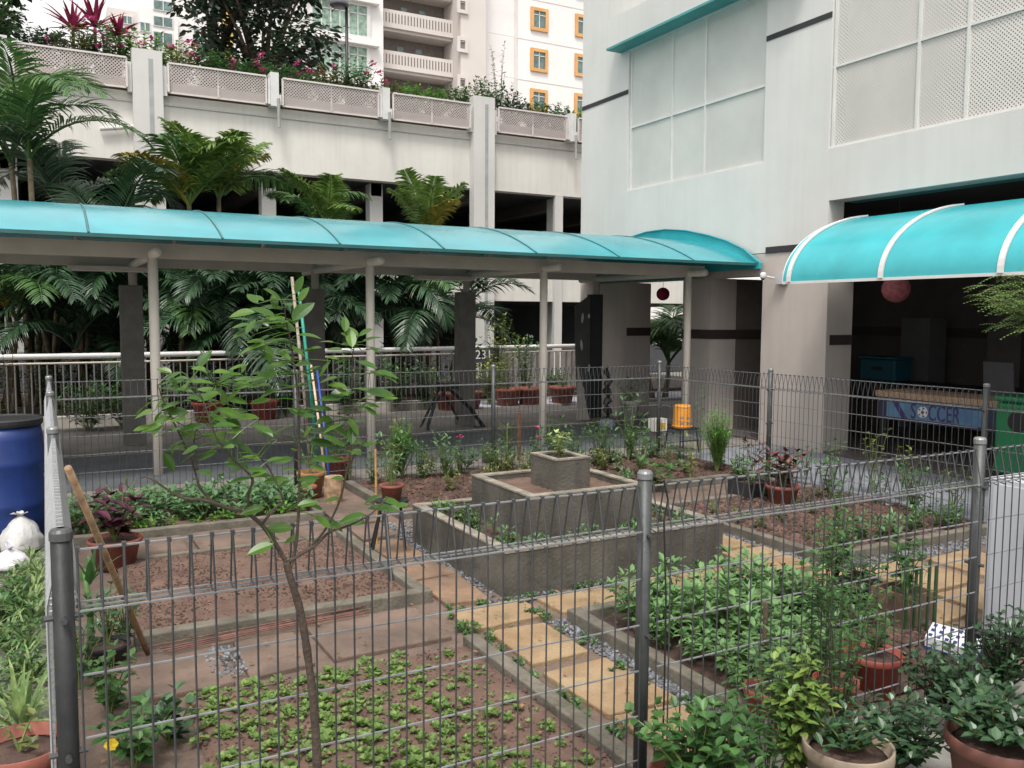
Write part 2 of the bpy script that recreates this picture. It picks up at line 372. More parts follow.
# walkway paving
struct(MB().box(-14, 8.79, 8.75, 9.3, -.02, .02), 'walkway_edge_paving', M_pavlight)
struct(MB().box(-14, 8.79, 9.3, 11.6, -.02, .012), 'walkway_paving', M_pavdark)
struct(MB().box(-14, 8.79, 11.6, 14.6, -.02, .022), 'walkway_rear_paving', M_pavlight)
struct(MB().box(7.1, 8.79, -3, 8.749, -.02, .0), 'side_paving', mat('blue_grey_paving', (.20,.21,.235), .8, .1, 3))
struct(MB().box(7.2, 13.0, 14.6, 15.6, -.02, .018), 'rear_right_paving', mat('lilac_grey_paving', (.40,.39,.45), .8, .1, 3))
struct(MB().box(-14, 16, 16.4, 21.0, -.02, .05), 'palm_bed_ground', mat('palm_bed_soil', (.06,.045,.035), .95, .3, 3))

def litter(n, x0, x1, y0, y1, z, m, label, seed):
    r = random.Random(seed); mb = MB()
    for _ in range(n):
        a = r.uniform(0, 6.28); mb.leaf((r.uniform(x0,x1), r.uniform(y0,y1), z), (math.cos(a),math.sin(a),.12), (0,0,1), r.uniform(.02,.05), r.uniform(.012,.025), .25, .35, 3)
    o = mb.build('leaf_litter', m); o['kind'] = 'stuff'; o['label'] = label; o['category'] = 'leaves'
litter(260, .1, 4.7, 2.6, 6.9, .05, leafmat('dry_leaf', (.20,.12,.05), .8, .5, .1), 'dry brown fallen leaves scattered over beds and paving', 5)
litter(160, 2.4, 6.8, 6.3, 8.3, .075, leafmat('dry_leaf', (.20,.12,.05), .8, .5, .1), 'dry fallen leaves on the rear bed', 6)
# ------------------------------------------------------------------ concrete planter
pt = thing('concrete_planter', 'large square stepped concrete planter with three tiers in the garden centre', 'planter', (3.32,5.37,0))
def ring(x0, x1, y0, y1, z0, z1, t, name, m, parent):
    mb = MB().box(x0, x1, y0, y0+t, z0, z1).box(x0, x1, y1-t, y1, z0, z1).box(x0, x0+t, y0+t, y1-t, z0, z1).box(x1-t, x1, y0+t, y1-t, z0, z1)
    o = mb.build(name, m, parent); return o
def tier(x0, x1, y0, y1, z0, z1, t):
    ring(x0, x1, y0, y1, z0, z1-.012, t, 'planter_wall', M_conc, pt)
    ring(x0-.004, x1+.004, y0-.004, y1+.004, z1-.012, z1, t+.008, 'planter_rim', M_conctop, pt)
tier(2.45, 4.2, 4.6, 6.13, -.02, .305, .07)
tier(2.82, 3.78, 4.95, 5.85, .2, .55, .06)
tier(3.17, 3.46, 5.2, 5.56, .4, .735, .04)
def soilpatch(x0, x1, y0, y1, z, m, parent):
    nx = 24; V = [(x0+(x1-x0)*i/nx, y0+(y1-y0)*j/nx, z+rnd.uniform(-.008,.008)) for j in range(nx+1) for i in range(nx+1)]
    MB().add(V, [(j*(nx+1)+i, j*(nx+1)+i+1, (j+1)*(nx+1)+i+1, (j+1)*(nx+1)+i) for j in range(nx) for i in range(nx)]).build('planter_soil', m, parent, smooth=True)
soilpatch(2.51, 4.14, 4.66, 6.07, .24, M_soil2, pt); soilpatch(2.87, 3.73, 5.0, 5.8, .5, M_soil, pt); soilpatch(3.205, 3.425, 5.235, 5.525, .70, M_soil2, pt)

# ------------------------------------------------------------------ wire fences
def fence(label, a, b, posts, side, wm=None, r=.0028):
    """roll-top welded wire fence from a to b; side = unit vector the roll leans to"""
    a = Vector((*a, 0)); b = Vector((*b, 0)); d = (b-a); Ln = d.length; d.normalize(); s = Vector((*side, 0))
    t = thing('wire_fence', label, 'fence', a)
    for k, q in enumerate(posts):
        p = a+d*q
        o = MB().tube([p, p+Vector((0,0,1.185))], .0255, 16).build('post', M_post, t, smooth=False)
        o.data.polygons.foreach_set('use_smooth', [len(f.vertices) == 4 for f in o.data.polygons])
        MB().lathe(p+Vector((0,0,1.18)), [(.028,0),(.028,.02),(.023,.028),(.01,.031)], 16).build('post_cap', M_cap, o, smooth=False)
        for z in (.3, .62, .98):
            MB().tube([p-s*.045+Vector((0,0,z)), p+s*.045+Vector((0,0,z))], .008, 8).build('bolt', M_galv, o)
    ps = sorted(posts)
    segs = [(ps[i]+.035, ps[i+1]-.035) for i in range(len(ps)-1)]
    if ps[0] > 1: segs.insert(0, (.02, ps[0]-.035))
    for s0, s1 in segs:
        hz = MB(); vt = MB()
        w = .038
        for z, off in ((1.15,0),(1.0,w),(1.0,-w),(.99,w-.006),(.83,-w+.004),(.665,-w+.004),(.5,-w+.004),(.335,-w+.004),(.17,-w+.004),(.05,-w+.004),(.02,w)):
            n = 8; pts = [a+d*(s0+(s1-s0)*i/n)+s*off+Vector((0,0,z+rnd.uniform(-.0015,.0015))) for i in range(n+1)]
            hz.tube(pts, r*1.15, 5)
        k = int((s1-s0)/.055)
        for i in range(k+1):
            x = s0+(s1-s0)*(i+.0)/k; jx = rnd.uniform(-.0015,.0015)
            p = a+d*(x+jx)
            vt.obox(p+Vector((0,0,1.151)), d*r*1.7, s*r*2.6, (0,0,r*2.2)); vt.tube([p-s*w+Vector((0,0,.02)), p-s*w+Vector((0,0,.6))+d*rnd.uniform(-.0025,.0025), p-s*w+Vector((0,0,1.0)), p-s*.006+Vector((0,0,1.148)), p+s*.006+Vector((0,0,1.148)), p+s*w+Vector((0,0,1.0)), p-s*(w-.004)+d*.004+Vector((0,0,.985))], r, 5)
        pn = vt.build('mesh_panel', wm or M_galv, t); hz.build('horizontal_wire', M_galvh, pn)
    return t
fence('nearest galvanised wire fence running across the front of the garden', (.02,2.43), (7.6,2.43), [0,1.83,3.73,5.6,7.58], (0,1), r=.003)
fence('left wire fence seen edge-on beside the blue barrel', (.02,2.5), (.02,8.5), [.0+2.1,4.1,6.0] and [-.07,2.15,4.3,6.0], (1,0), wm=mat('skylit_galvanised_wire', (.45,.46,.48), .4, .1, 20, metal=.5), r=.0034)  # left fence wire: lighter steel copy, light on the rungs put into colour
fence('rear wire fence in front of the covered walkway columns', (.02,8.52), (6.68,8.52), [0,2.15,4.35,6.66], (0,1))
fence('right wire fence in front of the beige pillar and games table', (6.69,8.44), (7.1,1.2), [1.68,4.0,5.9,7.2], (1,0))

# ------------------------------------------------------------------ covered walkway
wk = thing('covered_walkway', 'long teal barrel-roofed covered walkway on cream round columns', 'walkway', (0,11,0))
FX = [-3.86,-1.42,1.04,3.46,5.88,8.34]
for x in FX:
    if x > -4:
        MB().tube([(x,10,0),(x,10,2.42)], .052, 20).build('column', M_colpaint, wk, smooth=True)
        c = MB().tube([(x-.0,12.4,0),(x,12.4,2.5)], .055, 14).build('rear_column', M_beam, wk, smooth=True)
        if x < 8: bevel(MB().box(x-.165,x+.105,12.28,12.5,.02,2.12).build('column_cladding', M_clad, c), .006)
        MB().tube([(x,9.62,2.385),(x,12.9,2.385)], .05, 16).build('cross_tube', M_colpaint, wk, smooth=True)
MB().box(-8, 8.62, 9.97, 10.05, 2.34, 2.50).build('front_beam', M_beam, wk)
MB().box(-8, 8.62, 12.36, 12.44, 2.36, 2.5).build('rear_beam', M_beam, wk)
yc, hw, sag, ze = 11.2, 2.2, .47, 2.5
Rr = (hw*hw+sag*sag)/(2*sag); a0 = math.asin(hw/Rr)
def arc(t): a = -a0+2*a0*t; return (yc+Rr*math.sin(a), ze+sag-Rr+Rr*math.cos(a))
seams = [8.79-1.2*k for k in range(0, 15)]
for i in range(len(seams)-1):
    x1, x0 = seams[i], seams[i+1]; mb = MB(); n = 20; V = []
    for j in range(n+1):
        y, z = arc(j/n)
        for k in range(5):
            V.append((x0+.012+(x1-x0-.024)*k/4, y, z))
    o = MB().add(V, [(j*5+k, j*5+k+1, (j+1)*5+k+1, (j+1)*5+k) for j in range(n) for k in range(4)]).build('roof_panel', M_poly, wk, smooth=True)
    s = o.modifiers.new('t', 'SOLIDIFY'); s.thickness = .006; s = o.modifiers.new('e', 'EDGE_SPLIT'); s.split_angle = R(40)
M_seam = mat('dark_teal_seam', (.02,.14,.15), .4, .1)
for x in seams:
    pts = [(x, arc(j/20)[0], arc(j/20)[1]+.004) for j in range(21)]
    MB().tube(pts, .009, 6).build('roof_seam', M_seam, wk)
    pts = [(x, arc(j/20)[0], arc(j/20)[1]-.055) for j in range(1, 20)]
    MB().tube(pts, .02, 6).build('roof_rib', M_beam, wk)
for y in (9.0+.02, 13.4-.02):
    MB().box(-8, 8.79, y-.02, y+.02, ze-.035, ze-.002).build('edge_gutter', mat('gutter_teal', (.02,.10,.10), .5, .1), wk)
for y in (9.6, 10.6, 11.8, 12.8):
    t = (math.asin((y-yc)/Rr)+a0)/(2*a0); z = arc(t)[1]
    MB().box(-8, 8.6, y-.025, y+.025, z-.125, z-.075).build('purlin', M_beam, wk)
# end arch fascia
mb = MB(); V = []
prof = [(8.95,2.50),(9.25,2.70),(9.6,2.84),(10.0,2.95),(10.5,3.06),(11.0,3.12),(11.5,3.12),(12.0,3.06),(12.6,2.92),(13.2,2.68),(13.45,2.5)]
for y, z in prof: V += [(8.70,y,2.42),(8.70,y,z),(8.76,y,z),(8.76,y,2.42)]
n = len(prof); Fc = []
for i in range(n-1):
    for k in range(4): Fc.append((i*4+k, i*4+(k+1)%4, (i+1)*4+(k+1)%4, (i+1)*4+k))
MB().add(V, Fc+[(3,2,1,0),((n-1)*4,(n-1)*4+1,(n-1)*4+2,(n-1)*4+3)]).build('end_fascia', M_poly2, wk)
pts = [(8.69,y,z+.01) for y,z in prof]; MB().tube(pts, .012, 6).build('fascia_trim', M_poly, wk)
# lamps under walkway
for x in (.9, 5.55):
    t = thing('fluorescent_lamp', 'slim ceiling lamp under the walkway roof, '+('left of' if x < 3 else 'near')+' the '+('first' if x < 3 else 'third')+' cream column', 'lamp', (x,12.2,2.28), 'lamps under the walkway roof')
    bevel(MB().box(x-.62,x+.35,12.12,12.28,2.30,2.355).build('lamp_housing', M_beam, t), .01)
    MB().box(x-.58,x+.31,12.15,12.25,2.285,2.30).build('diffuser', M_white, t)
    MB().box(x-.52,x-.5,12.19,12.21,2.355,2.4).build('hanger', M_beam, t)

# ------------------------------------------------------------------ railing behind walkway
rl = thing('railing', 'white topped metal railing behind the walkway', 'railing', (0,15.6,0))
def ry(x): return 15.3+(x-.77)*.14 if x > .77 else 15.3
xs = [-9+.5*i for i in range(43)]
for i in range(len(xs)-1):
    pass
MB().tube([(x, ry(x), 1.08) for x in xs if x < 12.4], .045, 10).build('top_rail', M_white, rl, smooth=True)
MB().tube([(x, ry(x), .97) for x in xs if x < 12.4], .02, 6).build('under_rail', M_beam, rl)
mb = MB(); mb2 = MB(); M_bar = mat('grey_bar_paint', (.16,.15,.145), .6, .1)
x = -9
while x < 8.1: mb.tube([(x, ry(x), .18),(x, ry(x), .97)], .012, 5); x += .11
mb.build('baluster', M_bar, rl, kind='stuff')
k = 0
while x < 12.3:
    mb2.box(x-.045, x+.045, ry(x)-.02, ry(x)+.02, .12, .97); x += .165
mb2.build('wide_baluster', mat('pinkish_slat_paint', (.28,.25,.23), .7, .15, 3), rl, kind='stuff')
w = MB().box(-9, 7.2, 14.95, 15.12, -.02, .16).build('planter_kerb', mat('white_kerb', (.40,.37,.33), .8, .2, 4)); tag(w, 'long low whitish planting kerb below the railing', 'kerb')
# panel 231
t = thing('number_sign', 'small dark sign with the number 231 on the railing', 'sign', (7.05,15.95,.95))
c = pl(481,355,1,15.9)
MB().box(c.x-.33,c.x+.42,15.88,15.9,c.z-.16,c.z+.14).build('sign_plate', M_dark, t)
def text_mesh(body, size, m, name, parent, mw, ext=.002, loc0=None):
    cu = bpy.data.curves.new('txt', 'FONT'); cu.body = body; cu.size = size; cu.extrude = ext; cu.align_x = 'CENTER'; cu.align_y = 'CENTER'
    to = bpy.data.objects.new('txt', cu); COL.objects.link(to)
    bpy.context.view_layer.update()
    me = bpy.data.meshes.new_from_object(to.evaluated_get(bpy.context.evaluated_depsgraph_get()))
    bpy.data.objects.remove(to)
    me.name = name; me.transform(mw if parent is None else Matrix.Translation(-ROOT[parent.name]) @ mw); me.materials.clear(); me.materials.append(m)
    o = bpy.data.objects.new(name, me); COL.objects.link(o); o.parent = parent; ROOT[o.name] = ROOT[parent.name]; return o
def basis(o, xa, ya):
    xa, ya = Vector(xa), Vector(ya); za = xa.cross(ya); mm = Matrix((xa, ya, za)).transposed().to_4x4(); mm.translation = Vector(o); return mm
text_mesh('231', .26, M_white, 'digits', t, basis((c.x+.05,15.872,c.z), (1,0,0), (0,0,1)))

# ------------------------------------------------------------------ right building
rb = thing('white_building', 'white rendered building with perforated screens and beige ground floor pillars', 'building', (8.8,8,0))
def wall_holes(x, th, y0, y1, z0, z1, holes):
    ys = sorted(set([y0,y1]+[v for h in holes for v in h[:2]])); zs = sorted(set([z0,z1]+[v for h in holes for v in h[2:]]))
    ys = [v for v in ys if y0 <= v <= y1]; zs = [v for v in zs if z0 <= v <= z1]
    ish = lambda cy, cz: any(h[0] < cy < h[1] and h[2] < cz < h[3] for h in holes) or not (y0 < cy < y1 and z0 < cz < z1)
    mb = MB()
    for i in range(len(ys)-1):
        for j in range(len(zs)-1):
            a, b, c, d = ys[i], ys[i+1], zs[j], zs[j+1]; cy, cz = (a+b)/2, (c+d)/2
            if ish(cy, cz): continue
            X = x+th
            mb.add([(x,a,c),(x,a,d),(x,b,d),(x,b,c)], [(0,1,2,3)]); mb.add([(X,a,c),(X,b,c),(X,b,d),(X,a,d)], [(0,1,2,3)])
            e = 1e-4
            if ish(a-e, cz): mb.add([(x,a,c),(X,a,c),(X,a,d),(x,a,d)], [(0,1,2,3)])
            if ish(b+e, cz): mb.add([(x,b,c),(x,b,d),(X,b,d),(X,b,c)], [(0,1,2,3)])
            if ish(cy, c-e): mb.add([(x,a,c),(x,b,c),(X,b,c),(X,a,c)], [(0,1,2,3)])
            if ish(cy, d+e): mb.add([(x,a,d),(X,a,d),(X,b,d),(x,b,d)], [(0,1,2,3)])
    return mb
BX = 8.8
wall_holes(BX, .28, -3, 13.63, 2.64, 13, [(9.02,12.2,3.88,6.2),(3.6,7.9,3.88,9.0),(-3,7.86,2.6,3.23)]).build('upper_wall', M_wall, rb)
# ledge with teal soffit
MB().box(8.52,8.798,8.2,12.42,6.26,6.72).build('ledge', M_wall, rb)
MB().box(8.50,8.797,8.22,12.44,6.222,6.258).build('ledge_soffit', M_teal, rb)
MB().box(8.79,8.7985,7.9,9.02,5.5,5.57).build('groove', M_groove, rb)
MB().box(8.79,8.7985,12.2,13.62,5.5,5.57).build('groove', M_groove, rb)
MB().box(8.785,8.7985,7.9,8.92,2.63,2.715).build('groove', M_groove, rb)
# north wall
MB().box(9.08,22,13.35,13.62,2.64,13).build('north_wall', M_wall, rb)
MB().box(13.5,22,13.35,13.62,0,2.63).build('north_wall', M_wall, rb)
# pillars + lintel
P3 = MB().box(8.8,9.27,7.83,8.97,0,2.628).build('pillar', M_beige, rb)
MB().box(8.86,9.27,7.822,7.829,1.40,1.53).build('dark_band', M_band, P3)
P2 = MB().box(8.8,9.3,10.02,10.67,0,2.33).build('pillar', M_beige, rb)
MB().box(9.301,11.6,10.03,10.66,.03,2.33).build('inner_wall', mat('shaded_beige_wall', (.13,.108,.095), .9, .1), rb)  # rear part of the pillar: beige paint darkened, doorway shade put into colour
MB().box(8.79,11.59,10.008,10.019,1.42,1.56).box(8.788,8.799,10.02,10.66,1.42,1.56).build('dark_band', M_band, P2)
P1 = MB().box(8.8,9.34,12.19,13.62,0,2.33).build('pillar', M_beige, rb)
MB().box(8.83,9.34,12.18,12.189,1.42,1.56).build('dark_band', M_band, P1)
MB().box(8.8,9.079,8.971,13.62,2.331,2.63).build('lintel', M_beige, rb)
# teal strip under the walkway end
MB().box(8.70,8.796,10.2,12.9,2.335,2.42).build('teal_fascia', M_teal, rb)
# interior
MB().box(9.6,16,12.0,13.3,.03,3.29).build('inner_wall', M_dark, rb) if False else None
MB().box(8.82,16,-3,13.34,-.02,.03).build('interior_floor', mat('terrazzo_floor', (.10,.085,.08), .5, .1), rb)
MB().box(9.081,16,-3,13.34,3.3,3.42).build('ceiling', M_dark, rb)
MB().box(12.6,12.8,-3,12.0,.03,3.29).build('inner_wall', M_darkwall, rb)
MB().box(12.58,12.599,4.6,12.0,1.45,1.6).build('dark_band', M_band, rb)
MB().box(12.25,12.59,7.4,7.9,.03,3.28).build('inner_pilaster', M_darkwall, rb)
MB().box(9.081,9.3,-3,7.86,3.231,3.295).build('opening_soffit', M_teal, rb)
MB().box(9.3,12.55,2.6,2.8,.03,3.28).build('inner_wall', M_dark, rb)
# screens
M_scr = lattice('perforated_screen_fine', (.60,.60,.57), .042, .56, 'yz')
M_scr2 = lattice('perforated_screen', (.58,.56,.53), .046, .56, 'yz')
M_frame = mat('screen_frame', (.58,.58,.56), .6, .05)
def screen(y0, y1, z0, z1, m, vs, hs_):
    s = MB().add([(8.86,y0,z0),(8.86,y1,z0),(8.86,y1,z1),(8.86,y0,z1)], [(0,3,2,1)]).build('perforated_screen', m, rb)
    mb = MB()
    for v in vs: mb.box(8.835,8.872,v-.018,v+.018,z0,z1)
    for k, h in enumerate(hs_): mb.box(8.838,8.869,y0,y1,h-.015,h+.015)
    mb.build('screen_frame', M_frame, s)
    MB().box(9.3,9.34,y0-.3,y1+.3,z0-.3,z1+.3).build('screen_backing', mat('screen_room', (.5,.5,.48), .9, .1), s)
yz = lambda px, py: pl(px, py, 0, 8.86)
screen(9.02, 12.2, 3.88, 6.26, M_scr, [9.05, yz(706,100).y, yz(673,100).y, 12.17], [3.9, yz(673,115).z])
screen(3.6, 7.9, 3.88, 9.0, M_scr2, [7.87, yz(920,60).y, yz(969,60).y, 3.65], [3.9, yz(900,47).z, 8.9])

# canopy on the right building
cn = thing('teal_canopy', 'curved teal canopy with white ribs over the right building opening', 'canopy', (8.8,5,2.9))
cy1, cy0 = 7.42, 1.2
def carc(t):  # outer edge low, curve up to wall
    a = t*math.pi/2*.86
    k = math.pi/2*.86
    u = (1-math.cos(a))/(1-math.cos(k)); v = math.sin(a)/math.sin(k)
    return 7.6+(8.85-7.6)*(1-math.cos(a*1.0))/(1-math.cos(k)), 2.16+(2.97-2.16)*v
n = 18; V = []; cols = 34
for j in range(n+1):
    x, z = carc(j/n)
    for k in range(cols+1): V.append((x, cy0+(cy1-cy0)*k/cols, z))
o = MB().add(V, [(j*(cols+1)+k, j*(cols+1)+k+1, (j+1)*(cols+1)+k+1, (j+1)*(cols+1)+k) for j in range(n) for k in range(cols)]).build('canopy_sheet', M_poly2, cn, smooth=True)
s = o.modifiers.new('t', 'SOLIDIFY'); s.thickness = .008; s = o.modifiers.new('e', 'EDGE_SPLIT'); s.split_angle = R(40)
for y in (cy1-.04*0-.1, 6.07, 4.8, 3.5, 2.2):
    V = []; w = .028
    for j in range(n+1):
        x, z = carc(j/n); x2, z2 = carc(min(1, j/n+.01)); x3, z3 = carc(max(0, j/n-.01)); tx, tz = x2-x3, z2-z3; q = math.hypot(tx, tz); nx_, nz_ = -tz/q, tx/q
        V += [(x+nx_*.012, y-w, z+nz_*.012),(x+nx_*.03, y-w, z+nz_*.03),(x+nx_*.03, y+w, z+nz_*.03),(x+nx_*.012, y+w, z+nz_*.012)]
    Fc = [(i*4+k, i*4+(k+1)%4, (i+1)*4+(k+1)%4, (i+1)*4+k) for i in range(n) for k in range(4)]+[(3,2,1,0),(n*4,n*4+1,n*4+2,n*4+3)]
    MB().add(V, Fc).build('rib', M_white, cn)
MB().tube([(*carc(j/n)[:1], cy1+.005, carc(j/n)[1]) for j in range(n+1)], .012, 6).build('end_trim', M_white, cn)
MB().box(7.585,7.612,cy0,cy1,2.135,2.165).build('edge_trim', M_white, cn)
for y in (7.2, 5.4, 3.6): MB().tube([(7.65,y,2.17),(8.3,y,2.3),(8.8,y,2.62)], .018, 6).build('bracket', M_beam, cn)
# cctv camera
c = Vector((8.62,8.86,2.36))
t = thing('security_camera', 'small white security camera on beige pillar beside the canopy', 'camera', (8.8,8.86,2.34))
MB().box(8.72,8.8,8.5,8.66,2.2,2.33).build('mount_box', mat('grey_box', (.45,.45,.47), .5, .05), t)
MB().tube([(8.7,8.66,2.28),(8.6,8.7,2.3)], .014, 8).build('arm', M_white, t)
bd = MB().lathe((8.56,8.72,2.26), [(.008,0),(.032,.012),(.042,.035),(.042,.07),(.032,.09),(.008,.1)], 16).build('dome', M_white, t, smooth=True)
MB().lathe((8.545,8.71,2.252), [(.006,0),(.022,.006),(.028,.02),(.008,.035)], 12).build('lens', M_black, bd, smooth=True)
# lanterns
for (px, py, X, r, lab, c_) in ((896,289,9.5,.17,'pale pink paper lantern hanging under the teal canopy',(.55,.18,.2)), (663,294,9.3,.11,'crimson round lantern hanging between the pillars behind the walkway',(.42,.03,.08))):
    c = pl(px, py, 0, X); t = thing('paper_lantern', lab, 'lantern', c)
    m_ = mat('lantern_'+('pink' if r > .15 else 'red'), c_, .7, .2, 12, trans=.4)
    prof = [(r*math.sin(math.pi*i/16)*(1 if i%2 else .965)+.004, -r*math.cos(math.pi*i/16)) for i in range(17)]
    MB().lathe(c, prof, 20).build('lantern_shade', m_, t, smooth=True)
    MB().tube([c+Vector((0,0,r)), c+Vector((0,0,max(.3, 3.29-c.z)))], .004, 4).build('cord', M_black, t)

# things in the room: games table, crates, lockers, chairs, bin
t = thing('games_table', 'long games table with a wooden top and pale blue panel reading SOCCER', 'table', (9.75,6.6,0))
mtab = mat('table_top_wood', (.38,.25,.16), .6, .15, 8)
fa, fb = 7.58, 5.2
X = 9.45
bevel(MB().box(X,10.15,fb,fa,.74,.82).build('table_top', mtab, t), .01)
bp = MB().box(X+.01,10.12,fb+.05,fa-.05,.46,.739).build('side_panel', mat('dark_blue_side', (.03,.035,.07), .5, .1), t)
l1, l2 = pl(903,0,0,X).y, pl(1002,0,0,X).y
MB().box(X-.004,X+.008,l2,l1,.50,.69).build('banner', mat('pale_blue_banner', (.11,.24,.38), .5, .1, 3, col2=(.07,.14,.28)), bp)
mn = mat('banner_navy', (.04,.03,.12), .5, .1)
yy_ = lambda px: pl(px, 0, 0, X).y
SX = Matrix.Diagonal((.62,1,1,1))
text_mesh('S', .27, mn, 'lettering', bp, basis((X-.008,yy_(931),.595), (0,-1,0), (0,0,1)) @ SX)
text_mesh('CCER', .27, mn, 'lettering', bp, basis((X-.008,yy_(962.5),.595), (0,-1,0), (0,0,1)) @ SX)
BY = yy_(941)
MB().add([(X-.006,yy_(909),.69),(X-.006,yy_(915),.69),(X-.006,yy_(925),.5),(X-.006,yy_(919),.5)], [(3,2,1,0)]).build('navy_stripe', mn, bp)
bl = MB(); bl.tube([(X-.012,BY,.6),(X-.005,BY,.6)], .07, 20); bl.build('ball_emblem', M_white, bp)
e = MB(); e.tube([(X-.016,BY,.6),(X-.012,BY,.6)], .022, 5)
for k in range(5):
    a = k*1.2566+.6; e.tube([(X-.015,BY+.052*math.cos(a),.6+.052*math.sin(a)),(X-.012,BY+.052*math.cos(a),.6+.052*math.sin(a))], .012, 5)
e.build('ball_patch', mn, bp)
for (x, y) in ((X+.06,fa-.12),(10.05,fa-.12),(X+.06,fb+.12),(10.05,fb+.12)): MB().box(x-.035,x+.035,y-.05,y+.05,.03,.459).build('leg', M_black, t)
# green bin
c = pl(1020,420,0,8.6)
t = thing('green_bin', 'green plastic bin at the right edge beside the games table', 'bin', (9.14,5.37,0))
mg = mat('green_plastic', (.008,.17,.06), .45, .1, 4)
bevel(MB().box(8.9,9.38,5.12,5.62,.1,.87).build('bin_body', mg, t), .04, 3)
bevel(MB().box(8.88,9.4,5.1,5.64,.875,.94).build('bin_lid', mg, t), .03, 3)
MB().tube([(8.888,5.36,.68),(8.899,5.36,.68)], .11, 20).build('bin_hole', M_black, t)
for y in (5.18, 5.52): MB().tube([(9.0,y,.1),(9.0,y+.04,.1)], .07, 12).build('wheel', M_black, t)
# indoor furniture
def table(name, lab, x0, x1, y0, y1, h, m):
    t = thing(name, lab, 'table', ((x0+x1)/2,(y0+y1)/2,0))
    bevel(MB().box(x0,x1,y0,y1,h-.04,h).build('table_top', m, t), .005)
    for x in (x0+.05,x1-.05):
        for y in (y0+.06,y1-.06): MB().tube([(x,y,.03),(x,y,h-.041)], .02, 8).build('leg', M_black, t)
table('folding_table', 'dark table deep inside the opening under the cyan crate', 11.2,11.9,7.6,9.4,.78,M_black)
table('folding_table', 'dark table deep inside the opening behind the games table', 11.0,11.8,5.4,7.2,.8,M_black)
c = pl(886,356,0,11.5)
t = thing('storage_crate', 'cyan plastic crate resting on a dark table indoors', 'crate', (11.5,c.y,.78))
mc = mat('cyan_plastic', (.012,.09,.13), .5, .1)
bevel(MB().box(11.3,11.7,c.y-.32,c.y+.32,.78,1.12).build('crate_body', mc, t), .03)
bevel(MB().box(11.28,11.72,c.y-.34,c.y+.34,1.12,1.16).build('crate_lid', mc, t), .01)
MB().box(11.29,11.3,c.y-.1,c.y+.1,.95,1.0).build('handle', M_black, t)
t = thing('filing_cabinet', 'tall grey cabinet standing behind the beige pillar indoors', 'cabinet', (12,9.1,0))
mcab = mat('grey_cabinet', (.11,.11,.11), .6, .08)
MB().box(11.9,12.3,8.6,9.1,.03,1.75).build('cabinet_body', mcab, t)
for k in range(4): MB().box(11.885,11.898,8.63,9.07,.08+k*.42,.46+k*.42).build('drawer', mcab, t)
for k in range(3):
    x, y = 11.3+.3*(k%2), 6.7-.55*k
    t = thing('stacked_board', ['upright grey board leaning behind the games table','upright charcoal board right of the grey board','small dark board at the right end behind games table'][k], 'board', (10.7,y,.03))
    mb_ = mat('board_%d' % k, [(.10,.10,.11),(.05,.05,.055),(.03,.03,.035)][k], .7, .1)
    bevel(MB().obox((10.7,y,.62),(.015,0,.004),(0,.2,0),(-.06,0,.58)).build('board_panel', mb_, t), .005)
    MB().box(10.6,10.8,y-.18,y+.18,.02,.045).build('board_foot', M_black, t)
# chairs beside P2/P3
def chair(lab, loc, rz, m):
    t = thing('plastic_chair', lab, 'chair', loc); o = ROOT[t.name]; L0 = lambda x,y,z: Vector(loc)+Vector((x,y,z))
    bevel(MB().obox(L0(0,0,.42),(.2,0,0),(0,.2,0),(0,0,.015)).build('seat', m, t), .01)
    V = []; n = 10
    for i in range(n+1):
        a = math.pi*(i/n); x = -.2*math.cos(a)
        V += [L0(x,.2-.04*math.sin(a)*0+.03*math.sin(a),.44), L0(x*.95,.27+.03*math.sin(a),.62+.2*math.sin(a)**.5)]
    o_ = MB().add(V, [(2*i,2*i+2,2*i+3,2*i+1) for i in range(n)]).build('backrest', m, t, smooth=True); s = o_.modifiers.new('t','SOLIDIFY'); s.thickness=.02
    for x in (-.17,.17):
        for y in (-.17,.17): MB().tube([L0(x,y,.41), L0(x*1.2,y*1.2,.0)], [.022,.016], 6).build('leg', m, t)
    for x in (-.2,.2): MB().tube([L0(x,-.15,.42), L0(x,-.12,.62), L0(x,.2,.64)], .017, 6).build('armrest', m, t)
    t.rotation_euler = (0,0,rz)
mch = mat('off_white_plastic', (.42,.40,.36), .5, .1)
c = pl(740,400,0,9.9); chair('off white plastic chair in the shaded doorway behind the rear fence', (c.x,c.y,.03), R(-60), mch)
c = pl(757,395,0,10.3); chair('second off white plastic chair, further inside the shaded doorway', (c.x+.2,c.y+.1,.03), R(-80), mat('grey_plastic', (.25,.24,.22), .5, .1))

